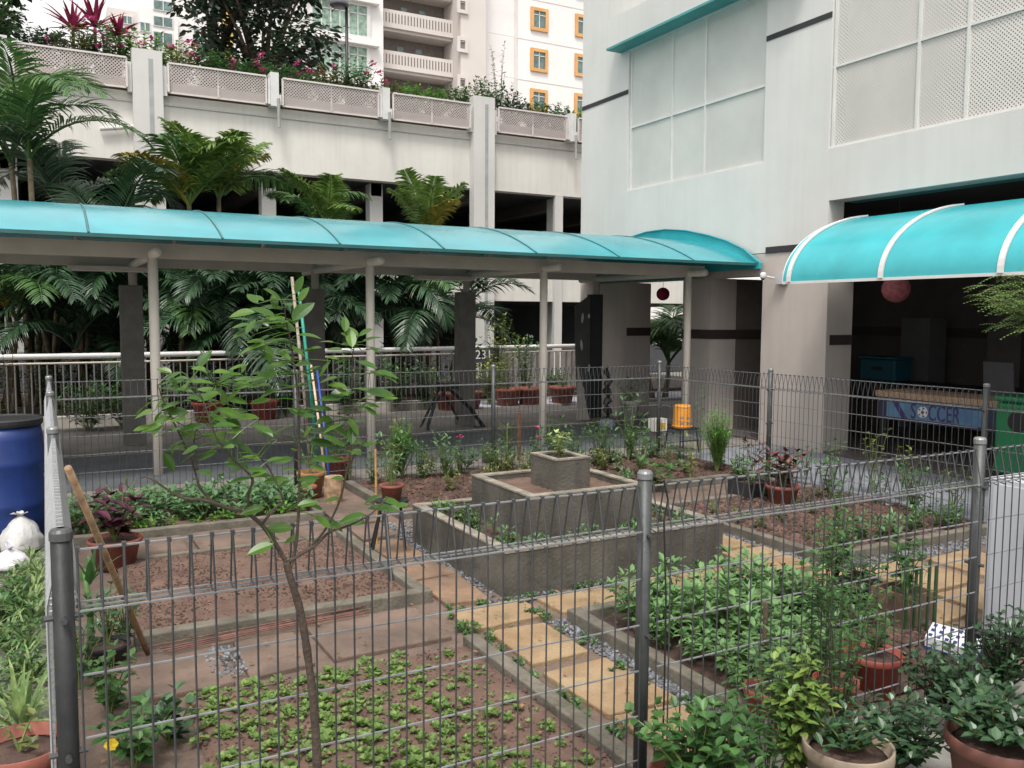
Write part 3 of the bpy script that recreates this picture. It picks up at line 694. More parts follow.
# cut-out panel and dark stand by the passage
t = thing('cutout_screen', 'tall dark board with leaf shaped cutouts standing beside the passage', 'screen', (8.1,12.2,0))
yP = 12.25
p = [pl(574,305,1,yP), pl(587,297,1,yP), pl(587,410,1,yP), pl(577,405,1,yP)]
q = [(7.83,1.92),(8.12,2.1),(8.12,.03),(7.93,.03),(7.86,1.0)]
V = [(x,yP,z) for x,z in q]+[(x,yP+.05,z) for x,z in q]
pb = MB().add(V, [(4,3,2,1,0),(5,6,7,8,9)]+[(i,(i+1)%5,5+(i+1)%5,5+i) for i in range(5)]).build('board', mat('charcoal_board', (.07,.075,.07), .7, .1), t)
MB().box(8.121,8.36,yP-.02,yP+.1,.03,2.12).build('board_frame', mat('black_frame', (.025,.026,.03), .6, .1), t)
lm = mat('cutout_pale', (.55,.52,.48), .7, .1)
for (px, py, L_, ang) in ((582,318,.19,.1),(591,340,.0,.2),(582,345,.2,-.1),(588,368,.16,.2),(584,390,.15,-.2),(589,316,.09,0),(590,413,.1,.1)):
    if L_ == 0: continue
    c = pl(px, py, 1, yP-.01)
    MB().leaf((c.x, c.y, c.z-L_/2), (math.sin(ang),0,1), (0,-1,0), L_, .05, 0, 0, 5).build('leaf_cutout', lm, pb)
o = MB().box(7.99,8.0,12.0,12.01,0,.01)
t = thing('leaning_board', 'narrow pale wedge board leaning against the cutout screen', 'board', (7.9,12.0,0))
a_, b_, c_ = pl(578,365,1,12.1), G(574,412), G(584,416)
MB().add([(a_.x,12.1,a_.z),(7.78,12.05,.02),(8.0,12.05,.02),(a_.x+.02,12.14,a_.z),(7.78,12.12,.02),(8.0,12.12,.02)], [(0,1,2),(5,4,3),(0,3,4,1),(2,5,3,0),(1,4,5,2)]).build('board', M_beige, t)

# ------------------------------------------------------------------ carpark
cp = thing('multistorey_carpark', 'pale multistorey carpark with planted roof behind the walkway', 'building', (6,22,0))
Y = 22.0
def xz_box(x0, x1, z0, z1, y0=Y, y1=Y+.35): return MB().box(x0, x1, y0, y1, z0, z1)
xz_box(-25, 24, 5.28, 6.84).build('parapet_wall', M_wallcool, cp)
xz_box(-25, 24, 6.60, 6.64, Y-.03, Y-.001).build('drip_line', M_wall, cp)
xz_box(-25, 24, 2.18, 2.98, Y+.1, Y+.45).build('lower_parapet', M_wallcool, cp)
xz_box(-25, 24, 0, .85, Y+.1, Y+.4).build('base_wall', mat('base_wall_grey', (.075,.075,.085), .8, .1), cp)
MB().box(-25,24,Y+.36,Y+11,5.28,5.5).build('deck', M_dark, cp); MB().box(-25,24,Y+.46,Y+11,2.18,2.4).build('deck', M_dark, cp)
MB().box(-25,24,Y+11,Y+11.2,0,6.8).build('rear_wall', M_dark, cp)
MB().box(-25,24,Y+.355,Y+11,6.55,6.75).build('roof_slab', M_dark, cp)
GR = [2.26+2.86*k for k in range(-5, 7)]
for k, x in enumerate(GR):
    big = (k-5) % 3 == 0
    if big:
        o = xz_box(x-.32, x+.32, 0, 7.75, Y-.28, Y-.001).build('pillar', M_wall, cp)
        MB().box(x+.02,x+.12,Y-.284,Y-.2805,0.5,7.55).build('groove', mat('pillar_groove', (.33,.34,.34), .9, .1), o)
        xz_box(x+.33, x+.42, 6.78, 7.45, Y-.2, Y-.02).build('bracket', M_white, cp)
        xz_box(x-.42, x-.33, 6.78, 7.45, Y-.2, Y-.02).build('bracket', M_white, cp)
    else:
        mb = xz_box(x-.1, x+.1, 6.82, 7.62, Y-.32, Y-.001)
        mb.build('bracket', M_white, cp)
        MB().box(x-.16,x-.105,Y-.31,Y-.05,6.86,7.45).build('bracket_plate', M_white, cp)
        MB().box(x+.105,x+.16,Y-.31,Y-.05,6.86,7.1).build('bracket_plate', M_white, cp)
        MB().tube([(x+.08,Y-.34,7.0),(x+.08,Y-.35,6.3)], .04, 8).build('drain_spout', mat('spout_grey', (.30,.30,.29), .6, .1), cp)
        if True: xz_box(x-.18, x+.18, 0, 5.27, Y+.5, Y+.85).build('column', M_wall, cp)
xz_box(13.3, 13.56, 0, 5.27, Y-.02, Y+.09).build('column', M_wall, cp)
M_guard = lattice('guard_lattice', (.52,.46,.44), .075, .45, 'xz')
for k in range(len(GR)-1):
    x0, x1 = GR[k], GR[k+1]
    a = x0+.2+(.24 if (k-5)%3 == 0 else 0); b = x1-.2-(.24 if (k+1-5)%3 == 0 else 0)
    g = MB().add([(a,Y-.22,6.86),(b,Y-.22,6.86),(b,Y-.30,7.50),(a,Y-.30,7.50)], [(0,1,2,3)]).build('guard_panel', M_guard, cp)
    fm = mat('guard_frame', (.60,.55,.53), .6, .05)
    MB().box(a,b,Y-.32,Y-.28,7.485,7.525).box(a,b,Y-.24,Y-.2,6.84,6.875).box(a-.02,a+.02,Y-.3,Y-.24,6.86,7.5).box(b-.02,b+.02,Y-.3,Y-.24,6.86,7.5).box((a+b)/2-.02,(a+b)/2+.02,Y-.255,Y-.235,6.87,7.48).build('guard_frame', fm, g)
    if k % 1 == 0:
        MB().box(a,b,Y-.19,Y-.17,6.86,7.1).build('guard_backing', mat('guard_backing', (.55,.50,.48), .8, .08), g)
t = MB().tube([pl(100,129,1,21.9), pl(143,126,1,21.9), pl(147,130,1,21.9), pl(149,170,1,21.9)], .05, 8).build('white_pipe', M_white, cp, smooth=True)
for k in range(-4, 8):
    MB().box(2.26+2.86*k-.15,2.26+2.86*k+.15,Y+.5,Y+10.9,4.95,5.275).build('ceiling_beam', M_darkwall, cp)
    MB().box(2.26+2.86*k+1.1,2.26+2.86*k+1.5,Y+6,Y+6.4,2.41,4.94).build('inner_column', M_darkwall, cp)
# planting trough soil on roof
struct(MB().box(-25,24,Y+.01,Y+2.2,6.85,6.98), 'roof_planter_soil', M_soil2)

# ------------------------------------------------------------------ apartment block
hb = thing('apartment_block', 'tall white apartment block with orange framed windows and access corridors', 'building', (30,60,0))
D = 60
def wx(px, y, Yp=D): return pl(px, y, 1, Yp)
xr0 = wx(488,50).x
MB().box(wx(518,50).x, 60, D, D+12, 0, 45).build('wall', M_hdb, hb)
MB().box(xr0, wx(518,50).x-.01, D+.6, D+12, 0, 45).build('wall', M_hdb, hb)
MB().box(wx(455,50).x, wx(480,50).x, D-1.0, D+12, 0, 45).build('wall', M_hdbp, hb)
MB().box(wx(480,50).x+.01, xr0-.01, D+2, D+12, 0, 45).build('wall', M_hdbp, hb)
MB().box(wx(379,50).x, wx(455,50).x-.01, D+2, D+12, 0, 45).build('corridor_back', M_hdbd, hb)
MB().box(wx(305,50).x, wx(378.5,50).x, D-1, D+12, 0, 45).build('wall', M_hdb, hb)
x0, x1 = wx(380,50).x, wx(455,50).x-.02
z_floor = [wx(418,52).z-2.85*k for k in range(-6, 6)]
zc = wx(418,62).z
for k in range(-4, 5):
    zz = zc+2.87*k
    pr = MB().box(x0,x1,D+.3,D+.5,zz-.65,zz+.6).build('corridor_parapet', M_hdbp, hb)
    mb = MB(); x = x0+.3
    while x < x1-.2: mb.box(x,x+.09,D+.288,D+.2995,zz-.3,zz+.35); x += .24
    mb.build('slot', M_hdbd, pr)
    MB().box(x0,x1,D+.51,D+2,zz-.85,zz-.65).build('corridor_slab', M_hdbp, hb)
    for q in (.35,.6):
        xx = x0+(x1-x0)*q+ (k%3)*.3; MB().box(xx,xx+.5,D+1.97,D+1.998,zz+.7,zz+1.5).build('window', M_glass, hb)
def window(x, z, w, h, frame, y, n=2, glass=M_glass):
    f = MB().box(x-w/2,x+w/2,y-.16,y-.001,z-h/2,z-h/2+.25).box(x-w/2,x+w/2,y-.16,y-.001,z+h/2-.25,z+h/2).box(x-w/2,x-w/2+.25,y-.16,y-.001,z-h/2+.25,z+h/2-.25).box(x+w/2-.25,x+w/2,y-.16,y-.001,z-h/2+.25,z+h/2-.25).build('window', frame, hb)
    MB().box(x-w/2+.25,x+w/2-.25,y-.05,y-.004,z-h/2+.25,z+h/2-.25).build('pane', glass, f)
    mb = MB()
    for k in range(1, n): xx = x-w/2+.25+(w-.5)*k/n; mb.box(xx-.035,xx+.035,y-.09,y-.051,z-h/2+.25,z+h/2-.25)
    mb.box(x-w/2+.25,x+w/2-.25,y-.09,y-.0511,z+h*.18,z+h*.18+.06)
    mb.build('mullion', M_white, f)
zA = wx(539,20).z; dz = (wx(539,20).z-wx(538,101).z)/2
for k in range(-2, 4):
    for px in (539, 583):
        c = wx(px,20); window(c.x, zA-dz*k-(.0 if px == 539 else -.15), 1.55, 1.75, M_orange, D)
for px, pys in ((345,(-25,18,60)),):
    for py in pys:
        c = wx(px-4,py,D-1); window(c.x-.1, c.z, 4.3, 2.5, M_white, D-1, 6, M_curtain)
        MB().box(c.x-2.6,c.x+2.6,D-1.5,D-1.001,c.z-1.65,c.z-1.35).build('balcony_ledge', M_hdb, hb)
for py in (6,45,83):
    c = wx(462,py,D-1); window(c.x, c.z, .9, 1.1, M_hdbp, D-1, 1, M_hdbd)
    c = wx(484,py-5,D+2); MB().box(c.x-.5,c.x+.5,D+1.9,D+1.99,c.z-.9,c.z+.9).build('window', M_glass, hb)
for k in range(-3, 5):
    z = zA-dz*k+1.45; MB().box(xr0,60,D-.02,D-.0005,z-.03,z+.03).build('floor_line', M_hdbp, hb)
hb2 = thing('apartment_tower', 'distant pale apartment tower above the roof garden at upper left', 'building', (30,110,0))
D2 = 110
def w2(px, y): return pl(px, y, 1, D2)
MB().box(w2(140,30).x, w2(178,30).x, D2, D2+10, 0, w2(160,8).z).build('wall', M_hdb, hb2)
MB().box(w2(110,30).x, w2(148,30).x, D2+3, D2+10, 0, w2(130,2).z).build('wall', M_hdbp, hb2)
MB().box(w2(178.5,30).x, w2(225,30).x, D2+2, D2+12, 0, 70).build('wall', M_hdb, hb2)
MB().box(w2(225.5,30).x, w2(236,30).x, D2+2, D2+12, 0, 70).build('wall', M_yel, hb2)
MB().box(w2(236.5,30).x, w2(310,30).x, D2+2, D2+12, 0, 70).build('wall', M_hdb, hb2)
for (px, py, w_, h_, yy) in ((145,27,.6,.55,D2),(163,40,1.1,.9,D2),(163,22,1.1,.6,D2),(163,6,1.1,.6,D2),(127,20,.6,.5,D2+3),(215,12,.8,.7,D2+2),(200,35,.8,.7,D2+2),(205,50,1,.8,D2+2)):
    c = pl(px, py, 1, yy); f = MB().box(c.x-w_,c.x+w_,yy-.12,yy-.002,c.z-h_,c.z+h_).build('window', M_white, hb2); MB().box(c.x-w_+.12,c.x+w_-.12,yy-.15,yy-.121,c.z-h_+.12,c.z+h_-.12).build('pane', M_glass, f)
    MB().box(c.x-.05,c.x+.05,yy-.2,yy-.151,c.z-h_,c.z+h_).build('mullion', M_white, f)
# street lamp on roof
c = pl(347,60,1,30)
t = thing('street_lamp', 'black street lamp with domed head rising from the roof garden', 'street lamp', (c.x,30,6.9))
cz = pl(347,5,1,30).z
MB().tube([(c.x,30,6.9),(c.x,30,cz+.1)], [.07,.05], 10).build('pole', M_black, t, smooth=True)
MB().lathe((c.x-.25,30,cz-.1), [(.3,0),(.34,.04),(.3,.18),(.18,.28),(.05,.32)], 20).build('lamp_head', mat('lamp_grey', (.10,.10,.11), .4, .1), t, smooth=True)
# ------------------------------------------------------------------ plant generators
ORD = 'first second third fourth fifth sixth seventh eighth ninth tenth eleventh twelfth thirteenth fourteenth fifteenth sixteenth seventeenth eighteenth nineteenth twentieth'.split()
ORD += ['twenty-'+w for w in ORD[:9]]+['thirtieth']+['thirty-'+w for w in ORD[:9]]+['fortieth']+['forty-'+w for w in ORD[:9]]+['fiftieth']+['fifty-'+w for w in ORD[:9]]+['sixtieth']
def ranklabels(objs, label):
    for k, o in enumerate(sorted(objs, key=lambda q: (Vector(q.location)-CAM).length)): o['label'] = label+', %s nearest camera' % ORD[k] if k < len(ORD) else label
def rv(a, b): return rnd.uniform(a, b)
def rosette(mb, c, n, L, W, p0, p1, droop, shape='oval', seg=3, fold=.25, spread=.01):
    for i in range(n):
        a = i*2.399+rv(-.3,.3); pitch = R(rv(p0, p1)); l = L*rv(.7,1.1)
        d = Vector((math.cos(a)*math.cos(pitch), math.sin(a)*math.cos(pitch), math.sin(pitch)))
        b = Vector(c)+Vector((math.cos(a), math.sin(a), 0))*spread*rv(0,1)
        mb.leaf(b, d, (0,0,1), l, W*rv(.8,1.15), droop*rv(.6,1.3), fold, seg, shape)
def stems(ms, ml, c, h, rad, n, L, W, nl, droop=.3, shape='oval', r0=.006, start=.2, seg=3, fold=.25, tipn=3, whorl=1, lean=(0,0)):
    """n curved stems from c filling a volume of height h and radius rad, leaves along each"""
    c = Vector(c)
    for i in range(n):
        a = i*2.399+rv(-.5,.5); q = math.sqrt((i+.5)/n)*rv(.75,1.15)
        tip = c+Vector((math.cos(a)*rad*q+lean[0], math.sin(a)*rad*q+lean[1], h*rv(.68,1.05)*(1-.25*q*q)))
        mid = c.lerp(tip,.5)+Vector((-math.cos(a)*rad*.12*q, -math.sin(a)*rad*.12*q, h*.06))+Vector((rv(-1,1),rv(-1,1),0))*rad*.12
        P = [c*(1-t)**2+mid*2*t*(1-t)+tip*t*t for t in [k/5 for k in range(6)]]
        if ms is not None: ms.tube(P, [r0*(1-.15*k) for k in range(6)], 4, False)
        for k in range(nl):
            t = start+(1-start)*(k+rv(0,.6))/nl; t = min(t,1)
            p = c*(1-t)**2+mid*2*t*(1-t)+tip*t*t
            for w in range(whorl):
                b = k*2.4+w*2*math.pi/whorl+rv(-.4,.4)
                d = Vector((math.cos(b), math.sin(b), rv(-.1,.55)))
                ml.leaf(p, d, (0,0,1), L*rv(.65,1.15), W*rv(.7,1.15), droop*rv(.4,1.4), fold, seg, shape)
        for k in range(tipn):
            b = rv(0,6.28); d = Vector((math.cos(b)*.7, math.sin(b)*.7, rv(.3,1)))
            ml.leaf(tip, d, (0,0,1), L*rv(.5,.9), W*rv(.5,.9), droop*.6, fold, seg, shape)
def plant(name, label, cat, c, m, h=.3, rad=.15, n=6, L=.07, W=.04, nl=6, group=None, sm=None, **k):
    t = thing(name, label, cat, c, group); ms, ml = MB(), MB()
    stems(ms, ml, c, h, rad, n, L, W, nl, **k)
    ms.build('stem', sm or M_stem, t); ml.build('foliage', m, t); return t
def pot(t, c, r, h, m, rim=True, soil=M_soil2, square=False):
    c = Vector(c)
    if square:
        o = MB().box(c.x-r,c.x+r,c.y-r,c.y-r+.015,c.z,c.z+h).box(c.x-r,c.x+r,c.y+r-.015,c.y+r,c.z,c.z+h).box(c.x-r,c.x-r+.015,c.y-r+.015,c.y+r-.015,c.z,c.z+h).box(c.x+r-.015,c.x+r,c.y-r+.015,c.y+r-.015,c.z,c.z+h).build('pot', m, t)
        MB().box(c.x-r+.016,c.x+r-.016,c.y-r+.016,c.y+r-.016,c.z+.01,c.z+h-.03).build('soil', soil, o); return o
    prof = [(r*.72,0),(r*.93,h*.82),(r*1.0,h*.83),(r*1.04,h*.86),(r*1.04,h*.99),(r*1.02,h),(r*.97,h*.99),(r*.92,h*.86)]
    o = MB().lathe(c, prof, 28).build('pot', m, t, smooth=False)
    o.data.polygons.foreach_set('use_smooth', [len(f.vertices) == 4 for f in o.data.polygons])
    MB().lathe(c, [(r*.9,h*.862),(r*.6,h*.89),(r*.3,h*.9),(.002,h*.895)], 20).build('soil', soil, o, smooth=True)
    return o
def potted(label, c, pr, ph, pm, lm, h=.3, rad=.15, n=6, L=.07, W=.04, nl=6, group='potted plants', square=False, rosette_=None, sm=None, **k):
    t = thing('potted_plant', label, 'potted plant', c, group); pot(t, c, pr, ph, pm, square=square)
    top = Vector(c)+Vector((0,0,ph*.88)); ms, ml = MB(), MB()
    if rosette_: rosette(ml, top, *rosette_)
    else: stems(ms, ml, top, h, rad, n, L, W, nl, **k); ms.build('stem', sm or M_stem, t)
    ml.build('foliage', lm, t); return t

# palms ------------------------------------------------
def frond_mesh(name, L, nl, ll, arch, m, width=.048, vee=.5):
    ms, ml = MB(), MB(); P = []
    for i in range(13):
        t = i/12; a = R(75)-arch*t**1.3; 
        if i == 0: P.append(Vector((0,0,0)))
        else: P.append(P[-1]+Vector((math.cos(a), 0, math.sin(a)))*(L/12))
    ms.tube(P, [.028*(1-.85*i/12) for i in range(13)], 5)
    for i in range(nl):
        t = .14+.84*i/nl; k = t*12; j = int(k); p = P[j].lerp(P[min(j+1,12)], k-j); d = (P[min(j+1,12)]-P[j]).normalized()
        s = ll*math.sin(math.pi*(.18+.78*t))**.7
        for sg in (-1,1):
            dd = (d*.75+Vector((0,sg,0))*.8+Vector((-d.z,0,d.x))*vee).normalized()
            ml.leaf(p, dd, Vector((-d.z,0,d.x)), s*rv(.88,1.08), width, rv(.45,.95), .35, 4, 'blade')
    k = len(ms.v); me = MB(); me.v = ms.v+ml.v; me.f = ms.f+[tuple(i+k for i in q) for q in ml.f]
    mesh = bpy.data.meshes.new(name); mesh.from_pydata([tuple(v) for v in me.v], [], me.f); mesh.materials.append(m); return mesh
FR = [frond_mesh('frond', 2.3, 44, .62, 1.9, L_palm), frond_mesh('frond', 2.0, 40, .55, 2.4, L_palmd), frond_mesh('frond', 1.9, 40, .55, 1.5, L_palm), frond_mesh('frond', 1.9, 36, .5, 2.2, L_palmy), frond_mesh('frond', 2.3, 44, .6, 2.0, L_palmd)]
L_fan = leafmat('fresh_palm_leaflet', (.13,.22,.045), .4, .45, .3)
L_fany = leafmat('golden_palm_leaflet', (.36,.30,.05), .45, .4, .3)
FAN = [frond_mesh('frond', 1.7, 48, .6, .55, L_fan, .07, .4), frond_mesh('frond', 1.5, 40, .55, 1.0, L_fany, .07, .35), frond_mesh('frond', 1.6, 46, .6, 1.3, L_fan, .075, .35), frond_mesh('frond', 1.6, 42, .6, 1.5, L_palm, .06, .35)]
def palm(label, c, h, nf=10, sc=1, kinds=(0,1,2), trunks=3, tilt=0, frs=FR, name='palm_tree', seedrot=0):
    t = thing(name, label, 'palm', c, 'palms behind the walkway')
    c = Vector(c)
    tops = []
    for k in range(trunks):
        a = k*2.1+seedrot; b = c+Vector((math.cos(a)*.2, math.sin(a)*.2, 0)) if trunks > 1 else c
        tp = b+Vector((math.cos(a)*.25*(trunks > 1), math.sin(a)*.25*(trunks > 1), h*rv(.8,1.05)))
        MB().tube([b, b.lerp(tp,.5)+Vector((.03,0,0)), tp], [.07,.055,.045], 8).build('trunk', mat('palm_trunk', (.16,.13,.08), .8, .3, 8, .4, 30), t, smooth=True)
        tops.append(tp)
    for i in range(nf):
        tp = tops[i % len(tops)]; o = bpy.data.objects.new('frond', frs[kinds[i % len(kinds)]]); COL.objects.link(o); o.parent = t
        o.location = tp-c; s = sc*rv(.8,1.1); o.scale = (s,s,s)
        o.rotation_euler = (rv(-.25,.25), rv(-.35,.5)+tilt, i*2.399+seedrot+rv(-.3,.3))
    return t
pz = lambda px, Yp: pl(px, 300, 1, Yp).x
palm('big dark palm rising at the far left behind the walkway roof', (pz(38,18.8),18.8,0), 4.6, 15, 1.35, (4,0,0), 3, 0, FR, seedrot=.4)
palm('palm with yellowing fronds above the roof, left of the centre', (pz(214,18.6),18.6,0), 4.1, 19, 1.15, (0,2,1,3,0,2,0), 2, .0, FAN, seedrot=1.1)
palm('rounded green palm just above the walkway roof before the carpark opening', (pz(330,18.4),18.4,0), 4.2, 13, .85, (3,2,3,0), 2, .1, FAN, seedrot=2.2)
palm('upright fan shaped palm with yellow tips, nearest the carpark pillar', (pz(428,18.6),18.6,0), 4.35, 11, .9, (0,0,1,0,0,1), 1, -.12, FAN, seedrot=.3)
palm('low dark palm filling the gap left of the first column', (pz(70,17.4),17.4,0), 1.7, 17, 1.15, (4,1,4), 3, .1, FR, seedrot=2.9)
palm('low dark palm behind the bamboo poles', (pz(240,17.3),17.3,0), 1.7, 18, 1.15, (4,1,4), 3, .1, FR, seedrot=1.9)
palm('dense green palm seen between second and third columns', (pz(415,17.4),17.4,0), 1.8, 18, 1.05, (0,1,4), 3, .15, FR, seedrot=.9)
palm('dark palm clump behind the walkway right of the second column', (pz(350,17.9),17.9,0), 1.7, 18, 1.15, (4,1,4), 3, .1, FR, seedrot=3.5)
palm('half hidden palm at the left frame edge with drooping dry fronds', (pz(-15,16.9),16.9,0), 1.7, 14, 1.0, (0,3,4), 2, .1, FR, seedrot=4.1)
palm('dark palm with reddish stems left of the bamboo poles', (pz(170,17.1),17.1,0), 1.6, 16, 1.05, (4,0,1), 3, 0, FR, seedrot=5.0)
palm('small palm glimpsed through the passage between the pillars', (11.6,14.7,0), .9, 18, .95, (0,2), 2, 0, FR, seedrot=.6)
palm('dark palm low behind the first rear column', (pz(120,18.2),18.2,0), 2.6, 16, 1.25, (4,1), 3, 0, FR, seedrot=.1)
palm('dark palm between the two carpark columns behind the poles', (pz(285,19.2),19.2,0), 2.4, 16, 1.2, (4,1,4), 3, .1, FR, seedrot=2.5)

for k, (px, Yp, h) in enumerate([(20,17.9,1.9),(100,17.0,1.2),(145,17.8,2.0),(205,17.9,2.0),(225,16.9,.9),(262,17.7,1.8),(300,17.0,1.1),(385,17.9,1.9),(440,18.3,1.7)]):
    palm('dark background palm in the thicket beyond the railing, %s from the left' % ['first','second','third','fourth','fifth','sixth','seventh','eighth','ninth'][k], (pz(px,Yp),Yp,0), h, 13, 1.05, (4,1,4), 2, .15, FR, seedrot=k*1.3)
# hedge/plants along the railing
for i, (px, Yp, h, rad, m_, lab) in enumerate([
    (85,14.2,.75,.5,L_green,'clipped green hedge plant left of the first rear column'),(120,14.3,.7,.5,L_green,'second clipped hedge plant nearer the first rear column'),
    (200,14.7,.85,.35,L_dark,'dark leaved shrub on the planting kerb behind the lime tree'),(245,14.7,.75,.35,L_dark,'dark shrub on the kerb left of the bamboo poles'),
    (285,14.6,.8,.35,L_dark,'dark shrub on the kerb immediately left of the bamboo poles'),(345,14.8,.8,.3,L_dark,'small dark shrub on the kerb right of the bamboo poles'),
    (395,14.8,1.1,.3,L_green,'slender green shrub on the kerb right of the second column'),(425,14.7,.9,.3,L_dark,'dark shrub behind the black folding frame'),
    (490,15.0,1.05,.35,L_yg,'yellow-green bush overhanging the 231 sign'),(500,15.9,1.85,.45,L_yg,'tall airy yellow-green bush left of the third column'),
    (525,15.2,1.5,.3,L_green,'thin green climber on the pinkish slats'),(556,15.4,.6,.25,L_green,'small green shrub in front of the pinkish slats')]):
    x = pz(px, Yp); plant('shrub', lab, 'shrub', (x,Yp,.0), m_, h, rad*1.15, 20, .12, .055, 17, 'shrubs along the railing')
c = pl(488,362,1,12.9); 
t = plant('shrub', 'bright lime coloured potted shrub top above the black folding frame', 'shrub', (pz(432,14.0),14.0,0), L_yg, 1.12, .2, 6, .1, .06, 5, start=.7)
t = plant('shrub', 'big olive bush behind the blue barrel at the left edge', 'shrub', (-1.05,11.0,0), L_olive, 1.45, .85, 34, .09, .035, 22, sm=M_bark)
t = plant('shrub', 'spindly yellow-green shoot rising above the olive bush', 'shrub', (-.35,10.6,0), L_yg, 1.75, .35, 7, .07, .035, 16, sm=M_bark)
for i, (px, lab) in enumerate([(448,'reddish trough below the folding frame'),(470,'reddish trough beneath the number sign'),(508,'terracotta pot left of third column'),(530,'wide terracotta trough just left of the third column'),(563,'wide terracotta trough right of the third column'),(205,'dark red pot behind the lime tree'),(262,'dark red pot left of the bamboo poles')]):
    Yp = 14.75 if px > 500 else 14.5; x = pz(px, Yp)
    potted('plant in a '+lab, (x,Yp,.02), .27 if px > 500 else .24, .33, M_terr if px > 440 else M_redpot, L_green, .4, .2, 6, .1, .04, 6, group='pots along the railing')

# roof garden shrubs ---------------------------------------------
sh = []
def roofshrub(i, x, z, h, rad, m_, fl=0):
    h = h*1.0+.45; rad *= 1.15
    t = thing('shrub', '', 'shrub', (x, Y+.55, 6.9)); ms, ml = MB(), MB()
    stems(ms, ml, (x,Y+.55,6.9), h, rad, 46, .14, .07, 22, r0=.012)
    ms.build('stem', M_twig, t); ml.build('foliage', m_, t)
    for k in range((fl+1)//2+1 if fl else 0):
        mf = MB(); cc = Vector((x+rv(-rad,rad)*.9, Y+.55-rad*rv(.2,.8), 6.9+h*rv(.6,1.0)))
        for j in range(14):
            v = Vector((rv(-.06,.06),rv(-.05,.05),rv(-.05,.05))); mf.leaf(cc+v, (rv(-1,1),rv(-1,1),rv(-.3,1)), (0,0,1), .08, .06, .1, .2, 3, 'round')
        mf.build('flower_cluster', L_flower, t)
    return t
spec = [(-.9,1.5,.7,L_green,10,'left edge shrub with pink blossom above the carpark guard'),(.1,.85,.6,L_dark,0,'low dark shrub right of the first guard bracket'),(.85,.9,.6,L_olive,3,'olive shrub with few flowers below the magenta cordylines'),
        (1.5,1.15,.7,L_green,8,'pink flowering shrub among the magenta cordylines'),(2.25,1.0,.7,L_bright,7,'bright bushy shrub left of the first tall pillar'),(3.0,.9,.6,L_yg,5,'yellow-green shrub right of the first tall pillar'),
        (3.75,.85,.6,L_green,2,'green shrub before the dark tree, left part'),(4.5,.75,.6,L_green,2,'green shrub before the dark tree, middle part'),(5.2,.8,.6,L_green,6,'pink dotted shrub beneath the dark tree'),
        (5.95,.7,.55,L_green,6,'low shrub with pink blooms right of the dark tree'),(6.7,.85,.6,L_olive,2,'mixed shrub at the foot of the street lamp'),(7.4,1.1,.55,L_green,4,'taller wispy shrub right of the street lamp'),
        (8.2,.65,.55,L_olive,2,'low olive shrub before the access corridors, left'),(8.95,.65,.55,L_bright,0,'low bright shrub before the access corridors, right'),(9.7,.7,.55,L_bright,0,'low bright shrub left of the second tall pillar'),
        (10.5,.85,.55,L_green,0,'shrub just behind the second tall pillar'),(11.3,1.1,.6,L_green,0,'dense shrub right of the second tall pillar'),(12.1,.9,.6,L_dark,0,'dark shrub below the orange framed windows, left'),
        (12.9,.75,.55,L_green,0,'shrub below the orange framed windows, middle'),(13.7,.65,.55,L_green,0,'shrub below the orange framed windows, right'),(14.4,.6,.5,L_bright,0,'bright shrub touching the white building corner'),
        (-1.9,1.2,.7,L_green,6,'shrub hidden mostly beyond the left edge of frame')]
for i, (x, h, rad, m_, fl, lab) in enumerate(spec):
    t = roofshrub(i, x, 0, h, rad, m_, fl); t['label'] = lab; t['group'] = 'shrubs of the roof garden'
# wispy tall stems
for px, py, lab in ((500,45,'thin tall twiggy shrub standing left of the blank white wall'),(482,70,'second twiggy shrub close to the second tall pillar'),(362,55,'tall wispy weed right of the street lamp')):
    c = pl(px, py, 1, Y+1); ms, ml = MB(), MB(); t = thing('shrub', lab, 'shrub', (c.x,Y+1,6.9), 'twiggy roof garden weeds')
    stems(ms, ml, (c.x,Y+1,6.9), c.z-6.9, .5, 7, .12, .04, 20, r0=.012, start=.3); ms.build('stem', M_twig, t); ml.build('foliage', L_olive, t)
# cordylines
for k, (px, py, s, lab) in enumerate([(73,22,.75,'leftmost magenta cordyline above the roof shrubs'),(95,20,.8,'tallest magenta cordyline above the roof shrubs'),(119,28,.6,'smaller red cordyline right of the two magenta ones')]):
    c = pl(px, py+8, 1, Y+1); t = thing('cordyline', lab, 'cordyline', (c.x,Y+1,6.9), 'cordylines of the roof garden')
    MB().tube([(c.x,Y+1,6.9),(c.x,Y+1,c.z)], .04, 6).build('stem', M_bark, t)
    ml = MB(); rosette(ml, (c.x,Y+1,c.z), 30, s, .13, 15, 88, .35, 'blade', 4); ml.build('foliage', L_cord, t)
